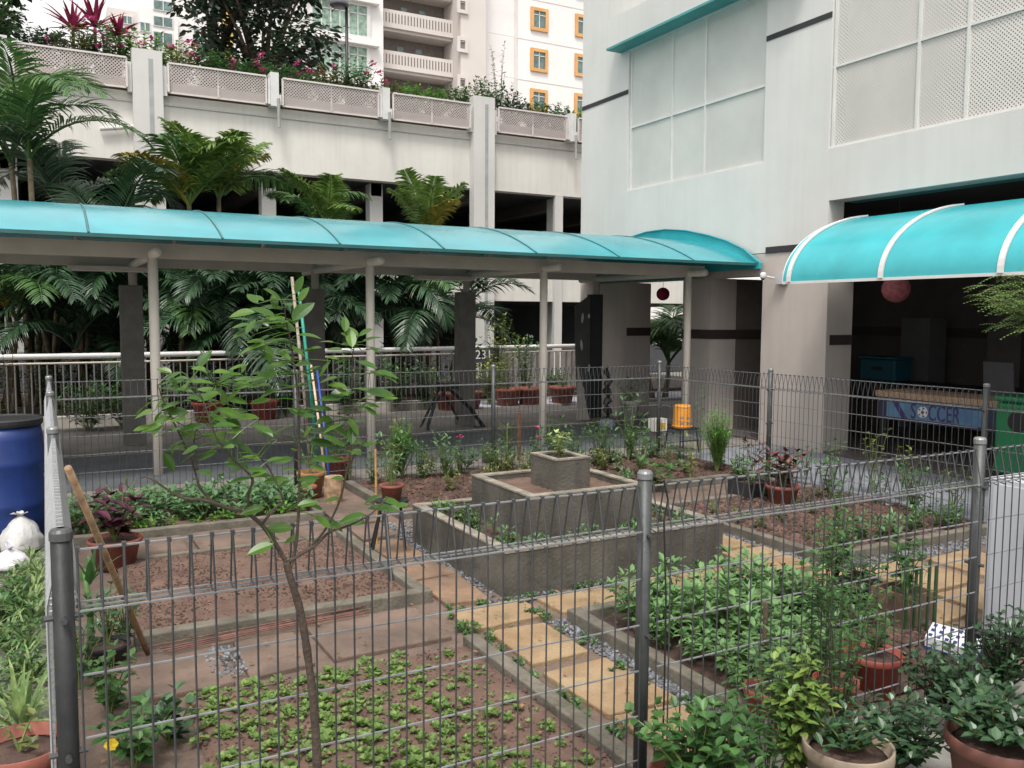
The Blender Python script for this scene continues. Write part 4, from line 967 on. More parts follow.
# trees behind carpark
def tree(label, c, trunk_h, cr, ch, nclump, m_, leaf=.4, per=60, cx=None):
    t = thing('broadleaf_tree', label, 'tree', c); c = Vector(c); mt, ml = MB(), MB()
    fork = c+Vector((0,0,trunk_h)); mt.tube([c, c.lerp(fork,.5)+Vector((.1,0,0)), fork], [.3,.24,.2], 8)
    cc = Vector(cx) if cx else fork+Vector((0,0,ch*.6))
    for i in range(nclump):
        a = rv(0,6.28); q = rv(0,1)**.5; zz = rv(-1,1)
        p = cc+Vector((math.cos(a)*cr*q*math.sqrt(1-zz*zz*.7), math.sin(a)*cr*.8*q, zz*ch))
        if i % 3 == 0: mt.tube([fork, fork.lerp(p,.5)+Vector((0,0,.3)), p], [.13,.07,.02], 5)
        for k in range(per):
            d = Vector((rv(-1,1),rv(-1,1),rv(-1,1))); 
            ml.leaf(p+d*cr*.24*rv(.3,1), (d.x,d.y,d.z*.4), (rv(-.5,.5),rv(-.5,.5),1), leaf*rv(.6,1.1), leaf*.55, .3, .2, 2, 'oval')
    mt.build('trunk', M_bark, t, smooth=True); ml.build('crown', m_, t); return t
c = pl(262,22,1,34); tree('dark broadleaf tree behind the roof garden at top centre left', (c.x,34,0), 10, 2.9, 2.3, 62, L_tree, .38, 70, (c.x,34,c.z))
c = pl(225,-5,1,34); tree('dark broadleaf tree reaching in along the top left of centre', (c.x-.3,35,0), 11, 2.0, .9, 24, L_tree, .38, 60, (c.x,35,c.z+.6))
c = pl(6,28,1,30); tree('dark broadleaf tree in the upper left corner', (c.x-.5,30,0), 9, 1.5, 1.6, 26, L_tree, .34, 70, (c.x-.2,30,c.z-.1))

# ------------------------------------------------------------------ garden planting
# lettuce seedlings: 3 meshes, copied
protos = []
for k in range(4):
    ml = MB(); 
    for q in range(3+k%2):
        rosette(ml, (rv(-.028,.028),rv(-.028,.028),0), 5+k%3, .028+.004*k, .019+.003*k, 15, 75, .3, 'round', 3, .25, .008)
    o = ml.build('lettuce_seedling', L_lettuce); protos.append(o)
    tag(o, 'small light green lettuce seedling in the front left bed', 'lettuce', 'lettuce seedlings in the front left bed')
cnt = 0
first = [True]*4
for j in range(20):
    nrow = 0
    for i in range(16):
        x = .52+i*.084+rv(-.03,.03); y = 2.53+j*.076+rv(-.018,.018)
        edge = x > 1.6+.1*math.sin(j)
        if rnd.random() < (.6 if edge else .14): continue
        if x > 1.86: continue
        nrow += 1
        k = rnd.randrange(4); o = protos[k]
        if first[k]: first[k] = False
        else: o = o.copy(); COL.objects.link(o)
        place(o, (x,y,.035), rv(0,6.28), rv(.65,1.15)*(0.8 if edge else 1)); cnt += 1
        o['label'] = 'light green lettuce seedling, %s from the left in the %s row from the front' % (ORD[nrow-1], ORD[j])
ml = MB()
for k in range(620):
    x, y = rv(.54,1.84), rv(2.53,3.98)
    if x > 1.6 and rnd.random() < .6: continue
    rosette(ml, (x,y,.036), 4, .018, .013, 10, 60, .2, 'round', 3, .2, .004)
o = ml.build('sprout_cover', L_lettuce); o['kind'] = 'stuff'; o['label'] = 'tiny green sprouts between the lettuce seedlings'; o['category'] = 'sprouts'
# sweet potato greens bed D
def crop(label, group, name, cat, m_, spots, nproto=3, **k):
    ps = []
    for q in range(nproto):
        ps.append(plant(name, label, cat, (0,0,0), m_, group=group, **k))
    made = []
    for i, (x, y, z) in enumerate(spots):
        o = ps[i] if i < nproto else copy_tree(ps[i % nproto])
        q = rv(.62,1.18); place(o, (x,y,z), rv(0,6.28), (q,q,q*rv(.75,1.15))); made.append(o)
    ranklabels(made, label)
spots = [(2.78+.185*i+rv(-.05,.05), 2.86+.19*j+rv(-.05,.05), .04) for i in range(6) for j in range(6) if i < 4 or j > 2]
crop('leafy green vegetable plant in the dense bed right of the paved path', 'leafy greens in the right hand bed', 'leafy_vegetable', 'vegetable', leafmat('greens_leaf', (.125,.245,.085), .5, .3, .3), spots, 6, h=.31, rad=.19, n=10, L=.09, W=.036, nl=8, droop=.45, tipn=6)
spots = [(3.5+.15*i+rv(-.05,.05), 3.2+.15*j+rv(-.05,.05), .04) for i in range(4) for j in range(4) if i+j > 1]
crop('finer leaved herb at the right front corner of the dense bed', 'herbs at the right front corner', 'herb', 'herb', L_green, spots, 2, h=.22, rad=.12, n=8, L=.06, W=.028, nl=7)
spots = [(.2+.19*i+rv(-.04,.04), 7.45+.19*j+rv(-.05,.05), .04) for i in range(10) for j in range(5)]
crop('pale green leafy plant in the rear left bed', 'leafy plants in the rear left bed', 'leafy_vegetable', 'vegetable', L_mint, spots, 4, h=.2, rad=.13, n=8, L=.1, W=.04, nl=5, droop=.35)
spots = [(.25+.15*i+rv(-.04,.04), 7.32+rv(-.03,.03), .04) for i in range(12)]
crop('low bright sprout along the front of the rear left bed', 'sprouts along the rear left bed', 'seedling', 'seedling', L_bright, spots, 3, h=.1, rad=.07, n=6, L=.07, W=.025, nl=3)
# lower planter tier seedlings
spots = [(2.6+.13*i+rv(-.03,.03), 4.75+rv(-.04,.08), .25) for i in range(12)]+[(2.6+rv(-.04,.1), 4.95+.13*i, .25) for i in range(8)]+[(4.0+rv(-.06,.05), 4.85+.16*i, .25) for i in range(6)]
crop('young balsam seedling in the lowest planter tier', 'seedlings in the planter', 'seedling', 'seedling', L_mint, spots, 4, h=.12, rad=.045, n=3, L=.06, W=.022, nl=3)
crop('tiny weed on the lowest planter soil', 'weeds in the planter', 'weed', 'weed', L_green, [(2.55+rv(0,1.5), 4.7+rv(0,.2), .25) for i in range(26)]+[(2.55+rv(0,.2), 4.7+rv(0,1.3), .25) for i in range(18)], 3, h=.05, rad=.05, n=6, L=.035, W=.02, nl=3)
t = thing('spiky_grass', 'bright arching grass clump at rear left of the planter tier', 'plant', (2.62,5.95,.25)); ml = MB(); rosette(ml, (2.62,5.95,.25), 22, .16, .02, 20, 80, .5, 'blade', 4, .25, .08); rosette(ml, (2.72,5.7,.25), 14, .14, .02, 20, 80, .5, 'blade', 4, .25, .06); ml.build('foliage', L_bright, t)
plant('variegated_shrub', 'small cream and green variegated plant on top of the planter block', 'shrub', (3.31,5.38,.7), leafmat('cream_variegated_leaf', (.42,.46,.20), .5, .35, .25, col2=(.18,.28,.08), scale=35), .22, .09, 9, .05, .03, 8)
# weeds beside path
crop('small weed in the joints of the lengthwise paving', 'weeds along the paving', 'weed', 'weed', L_green, [(rnd.choice([1.99,2.5,2.45,2.02])+rv(-.03,.03), rv(2.7,4.7), .01) for i in range(46)], 3, h=.04, rad=.045, n=6, L=.03, W=.018, nl=3)
crop('tiny weed in the joints of the cross path', 'weeds in the cross path', 'weed', 'weed', L_green, [(rv(2.0,4.1), rnd.choice([4.13,4.53])+rv(-.03,.03), .01) for i in range(34)], 3, h=.04, rad=.045, n=6, L=.03, W=.018, nl=3)

# rear beds specimen plants
def gplant(px, py, lab, m_, h, rad, n, L, W, nl, name='shrub', cat='shrub', z=.04, **k):
    c = G(px, py, z); return plant(name, lab, cat, (c.x,c.y,z), m_, h, rad, n, L, W, nl, **k)
L_feather = leafmat('feathery_green', (.13,.32,.05), .6, .25, .3)
gplant(717,474,'feathery bright green bush left of the red coleus', L_feather, .72, .18, 56, .06, .009, 60, droop=0, start=.25, fold=0)
gplant(402,478,'feathery green bush right of the second cream column', L_feather, .62, .16, 34, .06, .009, 50, droop=0, start=.45, fold=0)
for (px,py,lab,m_,h,rad,n,L,W,nl) in [
    (640,478,'leafy bush with pale top leaves left of the orange bucket',L_green,.62,.17,10,.1,.035,8),(628,462,'tall pale leaved cassava plant near the rear fence corner',L_mint,.95,.2,6,.13,.04,6),
    (655,489,'broad leaved green plant before the rear corner post',L_green,.3,.2,7,.12,.07,4),(620,488,'low herb on dark mulch right of the planter',L_mint,.14,.12,7,.07,.03,4),
    (690,482,'thin yellow-green plant on a stake by the feathery bush',L_yg,.5,.06,4,.08,.03,8),(752,470,'purple-red upright dracaena by the right fence',L_coleus,.36,.14,6,.16,.025,5),
    (738,478,'pale broad leaved plant left of the red coleus',L_mint,.22,.15,6,.09,.06,4),(805,476,'grey-green wispy shrub right of the red coleus',L_mint,.35,.14,8,.05,.02,9),
    (467,468,'mixed green plants behind the left planter tier',L_green,.22,.2,10,.09,.035,5),(500,470,'reddish grassy clump under the spiky yucca',L_olive,.18,.15,14,.08,.012,8),
    (425,480,'pale striped plant in the rear bed, left of the planter',L_var,.2,.17,9,.08,.03,5),(450,478,'low white-edged plant behind left planter corner',L_var,.18,.13,8,.08,.03,4),
    (535,458,'small bush carrying purple flowers behind the block',L_green,.25,.13,7,.07,.04,5),(580,468,'green plant just right of the planter block',L_green,.25,.15,7,.08,.04,5),
    (388,492,'straggly stem plant left of the rear bed',L_olive,.6,.1,5,.07,.04,6),(350,480,'thin yellowish plant right of the poles',L_yg,.45,.12,5,.08,.03,6),
    (603,452,'short shrub by the rear fence right of third column',L_green,.42,.15,8,.07,.03,7),(430,470,'red tinged croton in the rear bed',L_olive,.2,.12,7,.07,.035,5),
    (345,455,'climber with broad olive leaves beside the poles',L_olive,.7,.12,4,.09,.06,6),(398,470,'broken stemmed plant with olive leaves near the second column',L_olive,.65,.1,4,.09,.06,5),
    (488,462,'green weed patch by the sawn stump',L_bright,.15,.15,9,.06,.03,4),(668,470,'spindly green weed by the rear corner',L_green,.45,.1,6,.07,.03,6),
    (770,498,'weed patch at the kerb of the right rear bed',L_green,.1,.12,8,.05,.02,3)]:
    gplant(px,py,lab,m_,h,rad,n,L,W,nl)
for px, py, Yp, lab in ((537,428,8.3,'purple flower cluster behind the planter block'),(538,438,8.3,'lower purple flower behind the planter block'),(460,438,8.2,'pink flower near the sawn stump')):
    c = pl(px,py,1,Yp); t = thing('flower', lab, 'flower', (c.x,c.y,.05)); ml = MB()
    for j in range(9): ml.leaf(c+Vector((rv(-.015,.015),rv(-.015,.015),rv(-.01,.01))), (rv(-1,1),rv(-1,1),rv(0,1)), (0,0,1), .045, .035, .1, .2, 3, 'round')
    ml.build('petals', L_flower, t); MB().tube([(c.x,c.y,.05), c], .004, 4).build('stem', M_stem, t)
# yucca, post, stump
c = G(507,468); t = thing('yucca', 'spiky upright yucca in front of the rear fence post', 'yucca', (c.x,c.y,.04)); ml = MB()
for k in range(9): rosette(ml, (c.x,c.y,.1+k*.045), 6, .24-.008*k, .028, 25, 60, .25, 'blade', 4)
ml.build('foliage', leafmat('yucca_leaf', (.17,.24,.10), .5, .3, .2), t); MB().tube([(c.x,c.y,.03),(c.x,c.y,.5)], .02, 6).build('stem', M_stem, t)
c = G(519,462); o = MB().tube([(c.x,c.y,.0),(c.x,c.y,.62)], [.026,.024], 8).build('wooden_stake', mat('red_brown_wood', (.13,.06,.035), .8, .2, 20), loc=c); tag(o, 'reddish wooden stake right of the yucca', 'stake')
c = G(490,463); o = MB().lathe((c.x,c.y,0), [(.1,0),(.095,.1),(.09,.2),(.088,.21),(.04,.212)], 14).build('tree_stump', M_bark, loc=c, smooth=False); tag(o, 'small sawn stump left of the yucca', 'stump')
# potted specimens
L_col2 = leafmat('red_edged_coleus_leaf', (.13,.02,.02), .5, .6, .12, col2=(.035,.04,.014), scale=25)
c = G(108,570); potted('dark purple coleus in a terracotta pot by the left fence', (c.x+.05,c.y,.02), .17, .2, M_terr, L_coleus, .36, .2, 13, .12, .075, 6, shape='heart', droop=.5)
c = G(782,508); potted('red and green coleus in a terracotta pot by the right bed', (c.x,c.y,.02), .15, .2, M_terr, L_col2, .34, .24, 18, .1, .065, 7, shape='heart', droop=.4)
c = G(750,500); potted('low herb in a dark square tub beside the red coleus', (c.x,c.y,.02), .15, .17, M_darkpot, L_green, .1, .14, 7, .05, .03, 4, square=True)
c = G(325,492); potted('seedling in the upper terracotta pot among the poles', (2.2,8.1,.02), .13, .24, mat('ochre_clay',(.34,.17,.07),.8,.2,9), L_mint, .5, .15, 5, .1, .03, 6)
c = G(306,505); potted('empty looking small terracotta pot left of the wood log', (c.x,c.y,.02), .1, .16, M_terr, L_olive, .08, .05, 2, .03, .02, 2)
c = G(338,482); potted('bushy plant in the reddish ribbed pot right of the poles', (c.x,c.y,.02), .15, .24, M_terr, L_bright, .2, .14, 7, .12, .03, 4)
o = MB().lathe((2.3,7.7,0.02), [(.085,0),(.09,.12),(.085,.24),(.08,.25),(.03,.252)], 12).build('wood_log', mat('log_brown', (.34,.22,.13), .8, .3, 14, .5), loc=(2.3,7.7,0)); tag(o, 'pale upright wooden log at the foot of the poles', 'log')
# poles leaning by rear fence
def pole(b, tpx, m_, r, lab, Yt=8.42, name='garden_pole'):
    a = G(*b); a.z = .0; q = pl(*tpx, 1, Yt)
    o = MB().tube([a, a.lerp(q,.5)+Vector((.01,0,0)), q], r, 8).build(name, m_, loc=a, smooth=True); tag(o, lab, 'pole', 'poles leaning on the rear fence'); return o
pole((312,487),(292,277), mat('grey_bamboo', (.36,.29,.24), .7, .25, 20), .015, 'tall greyish bamboo pole leaning leftmost in the bundle')
pole((320,487),(299,292), mat('turquoise_pole', (.02,.27,.20), .5, .1, 9), .015, 'tall turquoise pole beside the bamboo pole')
pole((327,497),(311,365), mat('pale_stick', (.50,.38,.27), .7, .2, 20), .012, 'short pale wooden stick between turquoise and blue poles')
pole((331,500),(317,370), mat('blue_pole', (.02,.055,.26),   .45, .1, 9), .012, 'short blue pole rightmost in the bundle')
# broom stick by left fence
b = G(148,657); tp = pl(68,468,0,.06)
o = MB().tube([(b.x,b.y,.02), (tp.x,tp.y,tp.z)], .014, 10).build('wooden_stick', M_wood, loc=(b.x,b.y,0), smooth=True); tag(o, 'long brown wooden stick leaning on the left fence', 'stick')
# thin cane
c = G(377,548); o = MB().tube([(c.x,c.y,0),(c.x-.0,c.y+.02,.75)], .009, 6).build('bamboo_cane', mat('cane', (.42,.24,.09), .6, .25, 30), loc=c); tag(o, 'thin tan bamboo cane standing by the plant stand', 'cane')
# plant stand with pot
t = thing('plant_stand', 'black metal plant stand with splayed legs on the path', 'stand', (2.1,5.75,0))
zt = .44; cx_, cy_ = 2.14, 5.75
MB().lathe((cx_,cy_,zt-.015), [(.11,0),(.12,.0),(.12,.015),(.11,.015)], 18).build('ring', M_black, t)
for b in (G(371,560), G(392,588), Vector((cx_+.15,cy_+.12,0)), Vector((cx_-.1,cy_+.2,0))):
    MB().tube([(b.x,b.y,0),(cx_+(b.x-cx_)*.5,cy_+(b.y-cy_)*.3,zt-.016)], .011, 6).build('leg', M_black, t)
potted('small terracotta pot with a stringy plant on the black stand', (cx_,cy_,zt+.002), .085, .11, M_terr, L_mint, .26, .09, 6, .06, .02, 6)
# sticks bundle
t_m = mat('reddish_twigs', (.14,.065,.05), .8, .3, 20)
for k in range(5):
    y = 4.6+.022*k; o = MB().tube([(.45+rv(-.1,.1),y-.04+rv(-.02,.02),.052),(1.0,y+rv(-.01,.01),.058),(1.55+rv(-.15,.15),y+.06+rv(-.03,.03),.052)], .005, 5).build('twig', t_m, loc=(1.0,y,0)); tag(o, 'long reddish twig, %s of the bundle from the lettuce side' % ORD[k], 'twig', 'bundle of reddish twigs')
# sprouts and sparse weeds in E bed
crop('sparse seedling on the right rear bed', 'seedlings on the right rear bed', 'seedling', 'seedling', L_green, [(rv(5.0,6.7), rv(4.35,6.0), .05) for i in range(22)], 3, h=.1, rad=.06, n=4, L=.05, W=.025, nl=3)
crop('leafy plant along the right bed kerb', 'plants by the right bed kerb', 'leafy_vegetable', 'vegetable', L_mint, [(5.2+.2*i, 4.42+rv(-.05,.1), .05) for i in range(7)], 3, h=.2, rad=.12, n=7, L=.09, W=.035, nl=5)
crop('dark herb on the mulch behind the planter', 'herbs on the rear mulch', 'herb', 'herb', L_mint, [(rv(4.6,6.6), rv(7.0,8.2), .06) for i in range(14)], 3, h=.12, rad=.08, n=5, L=.07, W=.03, nl=4)

# filler plants along the rear and side of the beds
fills = [(2.85+.27*k+rv(-.08,.08), 8.25+rv(-.12,.08), .05) for k in range(14)]
crop('leafy garden plant along the rear fence', 'plants along the rear fence', 'garden_plant', 'plant', L_green, fills[::2], 4, h=.58, rad=.18, n=11, L=.09, W=.035, nl=9)
crop('paler garden plant along the rear fence', 'paler plants along the rear fence', 'garden_plant', 'plant', L_mint, fills[1::2], 4, h=.46, rad=.19, n=12, L=.08, W=.03, nl=8)
crop('olive coloured shrublet in the rear bed', 'olive shrublets in the rear bed', 'garden_plant', 'plant', L_olive, [(rv(2.9,6.4), rv(7.3,8.1), .05) for k in range(12)], 4, h=.24, rad=.13, n=8, L=.06, W=.03, nl=7)
crop('leafy plant along the right fence', 'plants along the right fence', 'garden_plant', 'plant', L_green, [(6.6+rv(-.12,.08), 4.5+.42*k+rv(-.1,.1), .05) for k in range(9)], 3, h=.36, rad=.16, n=8, L=.08, W=.035, nl=8)
crop('dark shrub in the bed behind the railing kerb', 'dark shrubs behind the kerb', 'shrub', 'shrub', L_dark, [(-2.5+.6*k+rv(-.2,.2), 16.6+rv(-.3,.5), .0) for k in range(18)], 4, h=1.35, rad=.6, n=26, L=.17, W=.08, nl=15)

# right fence climbers
for (px,py,X_,lab,m_,h) in ((873,455,7.2,'yellow-green climber on the right fence before the games table',L_yg,.75),(832,470,7.15,'thin seedling at the foot of the beige pillar',L_mint,.62),(905,480,7.2,'second yellow-green climber right of the first on the fence',L_yg,.6),(955,470,7.2,'pink tipped climber near the right fence post',L_yg,.55),(700,470,7.1,'wispy weed on the fence left of the pillar',L_mint,.9)):
    c = pl(px,py,0,X_); plant('climber', lab, 'climber', (c.x,c.y,0), m_, h, .16, 6, .07, .035, 7, start=.35, group='climbers on the right fence')

# shrub + pots right foreground behind fence
c = G(832,600); plant('shrub', 'leafy shrub rising behind the black pot on the paving', 'shrub', (c.x,c.y,0), L_green, .62, .17, 14, .07, .025, 14, sm=M_twig, start=.4)
c = G(858,612); potted('dark leaved plant in a round black pot on the sandstone', (c.x,c.y,.03), .13, .16, M_darkpot, L_dark, .2, .16, 12, .08, .025, 7)
c = G(902,628); potted('tall leafy plant in a brown square pot on the sandstone', (c.x,c.y,.03), .12, .2, M_brownpot, L_green, .35, .12, 9, .08, .045, 7, square=True)
t = thing('bamboo_plant', 'green upright stalks just right of the brown square pot', 'plant', (4.15,3.0,.03))
for k in range(5):
    c = G(905+k*7,640+rv(-4,4)); MB().tube([(c.x,c.y,.0),(c.x+rv(-.02,.02),c.y,.36+rv(0,.1))], .009, 7).build('stalk', leafmat('stalk_green', (.03,.08,.025), .4, .2, .05), t)
ml = MB()
for k in range(30): ml.leaf((4.1+rv(-.1,.1),3.05+rv(-.1,.1),.3+rv(-.1,.12)), (rv(-1,1),rv(-1,1),rv(-.1,.6)), (0,0,1), .12, .02, .5, .2, 4, 'blade')
ml.build('foliage', L_green, t)
# grey cabinet + patterned bag
t = thing('utility_cabinet', 'plain pale grey cabinet standing at the right edge of frame', 'cabinet', (4.68,2.66,0))
mgp = mat('pale_grey_enamel', (.44,.45,.49), .5, .03)
bevel(MB().box(4.46,4.9,2.5,2.83,.03,.9).build('cabinet_body', mgp, t), .006)
bevel(MB().box(4.452,4.459,2.53,2.80,.06,.87).build('cabinet_door', mgp, t), .002)
MB().box(4.42,4.94,2.47,2.87,-.02,.028).build('cabinet_plinth', M_conctop, t)
t = thing('patterned_tray', 'white tray with dark blue checks lying on the soil near the right fence post', 'tray', G(950,640))
a, b, c_, d = G(925,636,.12), G(933,622,.12), G(984,636,.12), G(975,652,.12)
V = [a,b,c_,d]; V2 = [v-Vector((0,0,.05)) for v in V]
tb = MB().add(V+V2, [(0,1,2,3),(7,6,5,4),(0,4,5,1),(1,5,6,2),(2,6,7,3),(3,7,4,0)]).build('tray_top', mat('white_plastic', (.70,.71,.76), .5, .04), t)
mbk = MB()
for i in range(6):
    for j in range(3):
        u, v = (i+.5)/6, (j+.5)/3; 
        if (i+j) % 1 == 0:
            p = a.lerp(d,u).lerp(b.lerp(c_,u),v); ex = (d-a)/6*.22; ey = (b-a)/3*.25
            mbk.obox(p+Vector((0,0,.001)), ex, ey, (0,0,.0008))
mbk.build('check_mark', mat('navy_print', (.03,.04,.16), .5, .1), tb)
MB().add([v-Vector((0,0,.051)) for v in V]+[v-Vector((0,0,.09)) for v in V], [(0,1,2,3),(7,6,5,4),(0,4,5,1),(1,5,6,2),(2,6,7,3),(3,7,4,0)]).build('tray_base', mat('blue_plastic', (.03,.06,.35), .5, .1), t)

# pots behind and before the front fence
def P_(px, py, z, Yp=None): return G(px, py, z)
X_=lambda px,y:pl(px,700,1,y).x
potted('herb in a red plastic pot just behind the fence, right of two others', (X_(872,2.64),2.64,.0), .13, .2, M_redpot, L_green, .22, .14, 9, .06, .03, 6)
potted('thin plant in a red pot behind the fence, middle of three red pots', (X_(835,2.56),2.56,.0), .095, .17, M_redpot, L_green, .3, .12, 6, .06, .025, 6)
potted('half hidden red pot behind the fence, leftmost of three', (X_(768,2.62),2.62,.0), .1, .18, M_redpot, L_mint, .25, .13, 8, .06, .03, 6)
c = P_(848,742,.3); potted('sprawling plant in a wide cream rimmed pot before the fence', (c.x,c.y,.0), .145, .3, M_creampot, L_dark, .13, .16, 20, .055, .028, 6)
c = P_(1000,735,.3); potted('glossy dark bush in a big brown pot at lower right', (c.x,c.y,.0), .17, .3, mat('brown_clay', (.15,.06,.045), .6, .2), L_dark, .17, .27, 40, .06, .036, 10)
c = P_(690,775,.22); potted('round leaved bush in a terracotta pot at bottom centre', (c.x,c.y,0), .14, .22, M_terr, L_green, .24, .24, 22, .055, .04, 8, shape='round')
c = P_(20,742,.3); potted('spider plant in a large terracotta pot at the bottom left corner', (c.x,c.y,0), .15, .3, M_terr, L_olive, .12, .1, 3, .05, .03, 3)
def fplant(px, Yp, h, rad, n, L, W, nl, m_, lab, sm=M_twig, **k):
    x = pl(px, 650, 1, Yp).x; return plant('shrub', lab, 'shrub', (x,Yp,0), m_, h, rad, int(n*1.5), L*.88, W*.9, int(nl*1.3), sm=sm, **k)
fplant(800,2.15,.60,.11,26,.06,.035,15,leafmat('vine_leaf',(.17,.27,.06),.45,.35,.3),'tall pillar of yellow-green vine leaves before the fence', droop=.5, start=.05)
fplant(725,2.12,.48,.17,16,.075,.04,10,L_green,'leafy shrub between middle fence post and the vine pillar')
fplant(672,2.0,.26,.13,14,.055,.035,8,L_green,'low bush at the foot of the middle fence post')
fplant(838,2.3,.95,.22,9,.05,.018,18,L_green,'tall thin stemmed shrub reaching over the red pots', r0=.004, start=.3)
fplant(826,2.32,1.12,.09,5,.06,.024,16,L_green,'tall spindly shrub with a bushy top above the black pot', r0=.004, start=.72)
fplant(770,2.2,.7,.2,9,.045,.018,15,L_green,'wispy shrub with tiny leaves over the dense bed', r0=.004, start=.3)
fplant(905,2.12,.27,.22,30,.055,.033,9,L_dark,'dense dark glossy bush between cream pot and big brown pot')
fplant(955,2.25,.36,.22,30,.055,.033,10,L_dark,'dense dark bush at the foot of the right fence post')
fplant(1005,2.35,.42,.2,26,.055,.033,10,L_dark,'dense dark bush at the right edge before the fence')
fplant(640,2.25,.2,.1,10,.05,.03,7,L_mint,'small pale bush left of the middle fence post')
fplant(850,1.85,.2,.14,16,.06,.035,8,L_dark,'dark bush at the bottom edge under the cream pot')
# stake in dense bed
c = G(762,690); o = MB().tube([(c.x,c.y,0),(c.x+.01,c.y,.42)], .012, 6).build('garden_stake', M_bark, loc=c); tag(o, 'short brown stake standing in the dense leafy bed', 'stake')
# cable on middle post
t = MB().tube([pl(664,480,1,2.38), pl(668,500,1,2.38), pl(664,520,1,2.38), pl(666,600,1,2.38), pl(664,700,1,2.38), pl(662,760,1,2.38)], .0035, 5).build('black_cable', M_black); tag(t, 'black cable hanging down the fence right of middle post', 'cable')

# bottom-left corner plants inside fence
for (px,py,h,rad,n,L,W,nl,m_,lab) in [(110,720,.34,.15,12,.06,.035,8,L_green,'green rose-like bush inside the fence at lower left'),(80,690,.38,.12,9,.06,.03,8,L_dark,'dark bush close to the left front post'),
    (170,745,.22,.12,8,.085,.05,5,L_dark,'broad dark leaved plant at the front edge of the lettuce bed'),(125,650,.32,.12,10,.05,.025,9,L_green,'fine leaved herb beside the wooden stick'),(135,770,.25,.15,12,.07,.04,6,L_green,'low bush at the very bottom left of the garden')]:
    c = G(px,py); plant('shrub', lab, 'shrub', (c.x,max(c.y,2.55),0), m_, h, rad, n, L, W, nl)
c = G(118,690); potted('leggy plant in a dark pot beside the wooden stick', (c.x-.02,c.y+.3,0), .1, .13, M_darkpot, L_mint, .3, .1, 6, .07, .03, 6)
t = thing('corn_plant', 'thick stemmed green plant next to the left fence', 'plant', (.2,4.6,0)); c = G(92,668)
MB().tube([(c.x,c.y,0),(c.x,c.y,.3),(c.x-.02,c.y,.5)], [.018,.015,.01], 8).build('stem', leafmat('cornstem',(.10,.20,.06),.5,.1,0), t, smooth=True); ml = MB(); rosette(ml, (c.x,c.y,.42), 7, .22, .045, 30, 80, .5, 'blade', 5); rosette(ml, (c.x,c.y,.25), 4, .2, .04, 30, 70, .5, 'blade', 5); ml.build('foliage', L_green, t)
c = pl(111,744,1,2.75); t = thing('flower', 'small yellow flower in the lower left bush', 'flower', c); ml = MB()
for j in range(6): a = j*1.047; ml.leaf(c, (math.cos(a),-.3,math.sin(a)), (0,-1,.3), .022, .02, 0, .1, 3, 'round')
ml.build('petals', L_yellow, t); MB().tube([c-Vector((0,-.01,.15)), c], .002, 4).build('stem', M_stem, t)

# spider plants outside the left fence
sp = []
for k in range(3):
    ml = MB(); rosette(ml, (0,0,0), 40, .22, .02, 20, 80, .9, 'blade', 5, .2, .04); o = ml.build('spider_plant', L_var); sp.append(o)
    tag(o, 'pale striped spider plant outside the left fence', 'spider plant', 'row of spider plants outside the left fence')
k = 0; spl = []
for (px,py) in [(30,572),(12,585),(34,592),(20,612),(34,622),(8,640),(28,648),(20,672),(32,680),(8,700),(25,716),(32,560),(5,612),(20,545),(33,605),(40,575)]:
    c = G(px,py); o = sp[k] if k < 3 else sp[k%3].copy()
    if k >= 3: COL.objects.link(o)
    place(o, (min(c.x,-.08),c.y,.01), rv(0,6.28), rv(.75,1.05)); k += 1; spl.append(o)
ranklabels(spl, 'pale striped spider plant outside the left fence')
ml = MB(); c = G(20,742,.26); rosette(ml, (c.x+.0,c.y+.12,.27), 26, .26, .024, 30, 85, .6, 'blade', 5, .2, .05); o = ml.build('spider_plant', L_var); tag(o, 'spider plant drooping over the large terracotta pot', 'spider plant')
crop('low ground weed outside the left fence', 'weeds outside the left fence', 'weed', 'weed', L_green, [(rv(-.75,-.1), rv(3.2,6.5), 0) for i in range(60)], 3, h=.12, rad=.1, n=7, L=.06, W=.025, nl=4)
# variegated plant rear left
c = G(128,470); t = thing('striped_plant', 'yellow striped upright plant by the rear fence, left side', 'plant', (c.x,8.3,.04)); ml = MB(); rosette(ml, (.55,8.3,.05), 14, .3, .035, 35, 85, .3, 'blade', 5, .2, .08); ml.build('foliage', L_var, t)

# barrel
t = thing('plastic_barrel', 'tall blue plastic barrel with a black lid by the left fence', 'barrel', (-.31,7.62,0))
mbl = mat('blue_barrel_plastic', (.006,.028,.15), .45, .2, 3, .1, 30, streak=.3); patches(mbl, (.10,.13,.2), 9, .66, .74, .5)
b = MB().lathe((-.31,7.62,0), [(.25,0),(.275,.03),(.285,.2),(.283,.28),(.29,.30),(.283,.32),(.285,.6),(.29,.62),(.283,.64),(.275,.8),(.262,.9)], 32).build('barrel_body', mbl, t, smooth=True)
MB().lathe((-.31,7.62,.9), [(.275,0),(.28,.02),(.28,.045),(.265,.055),(.25,.045),(.05,.045)], 32).build('lid', M_black, t, smooth=False)
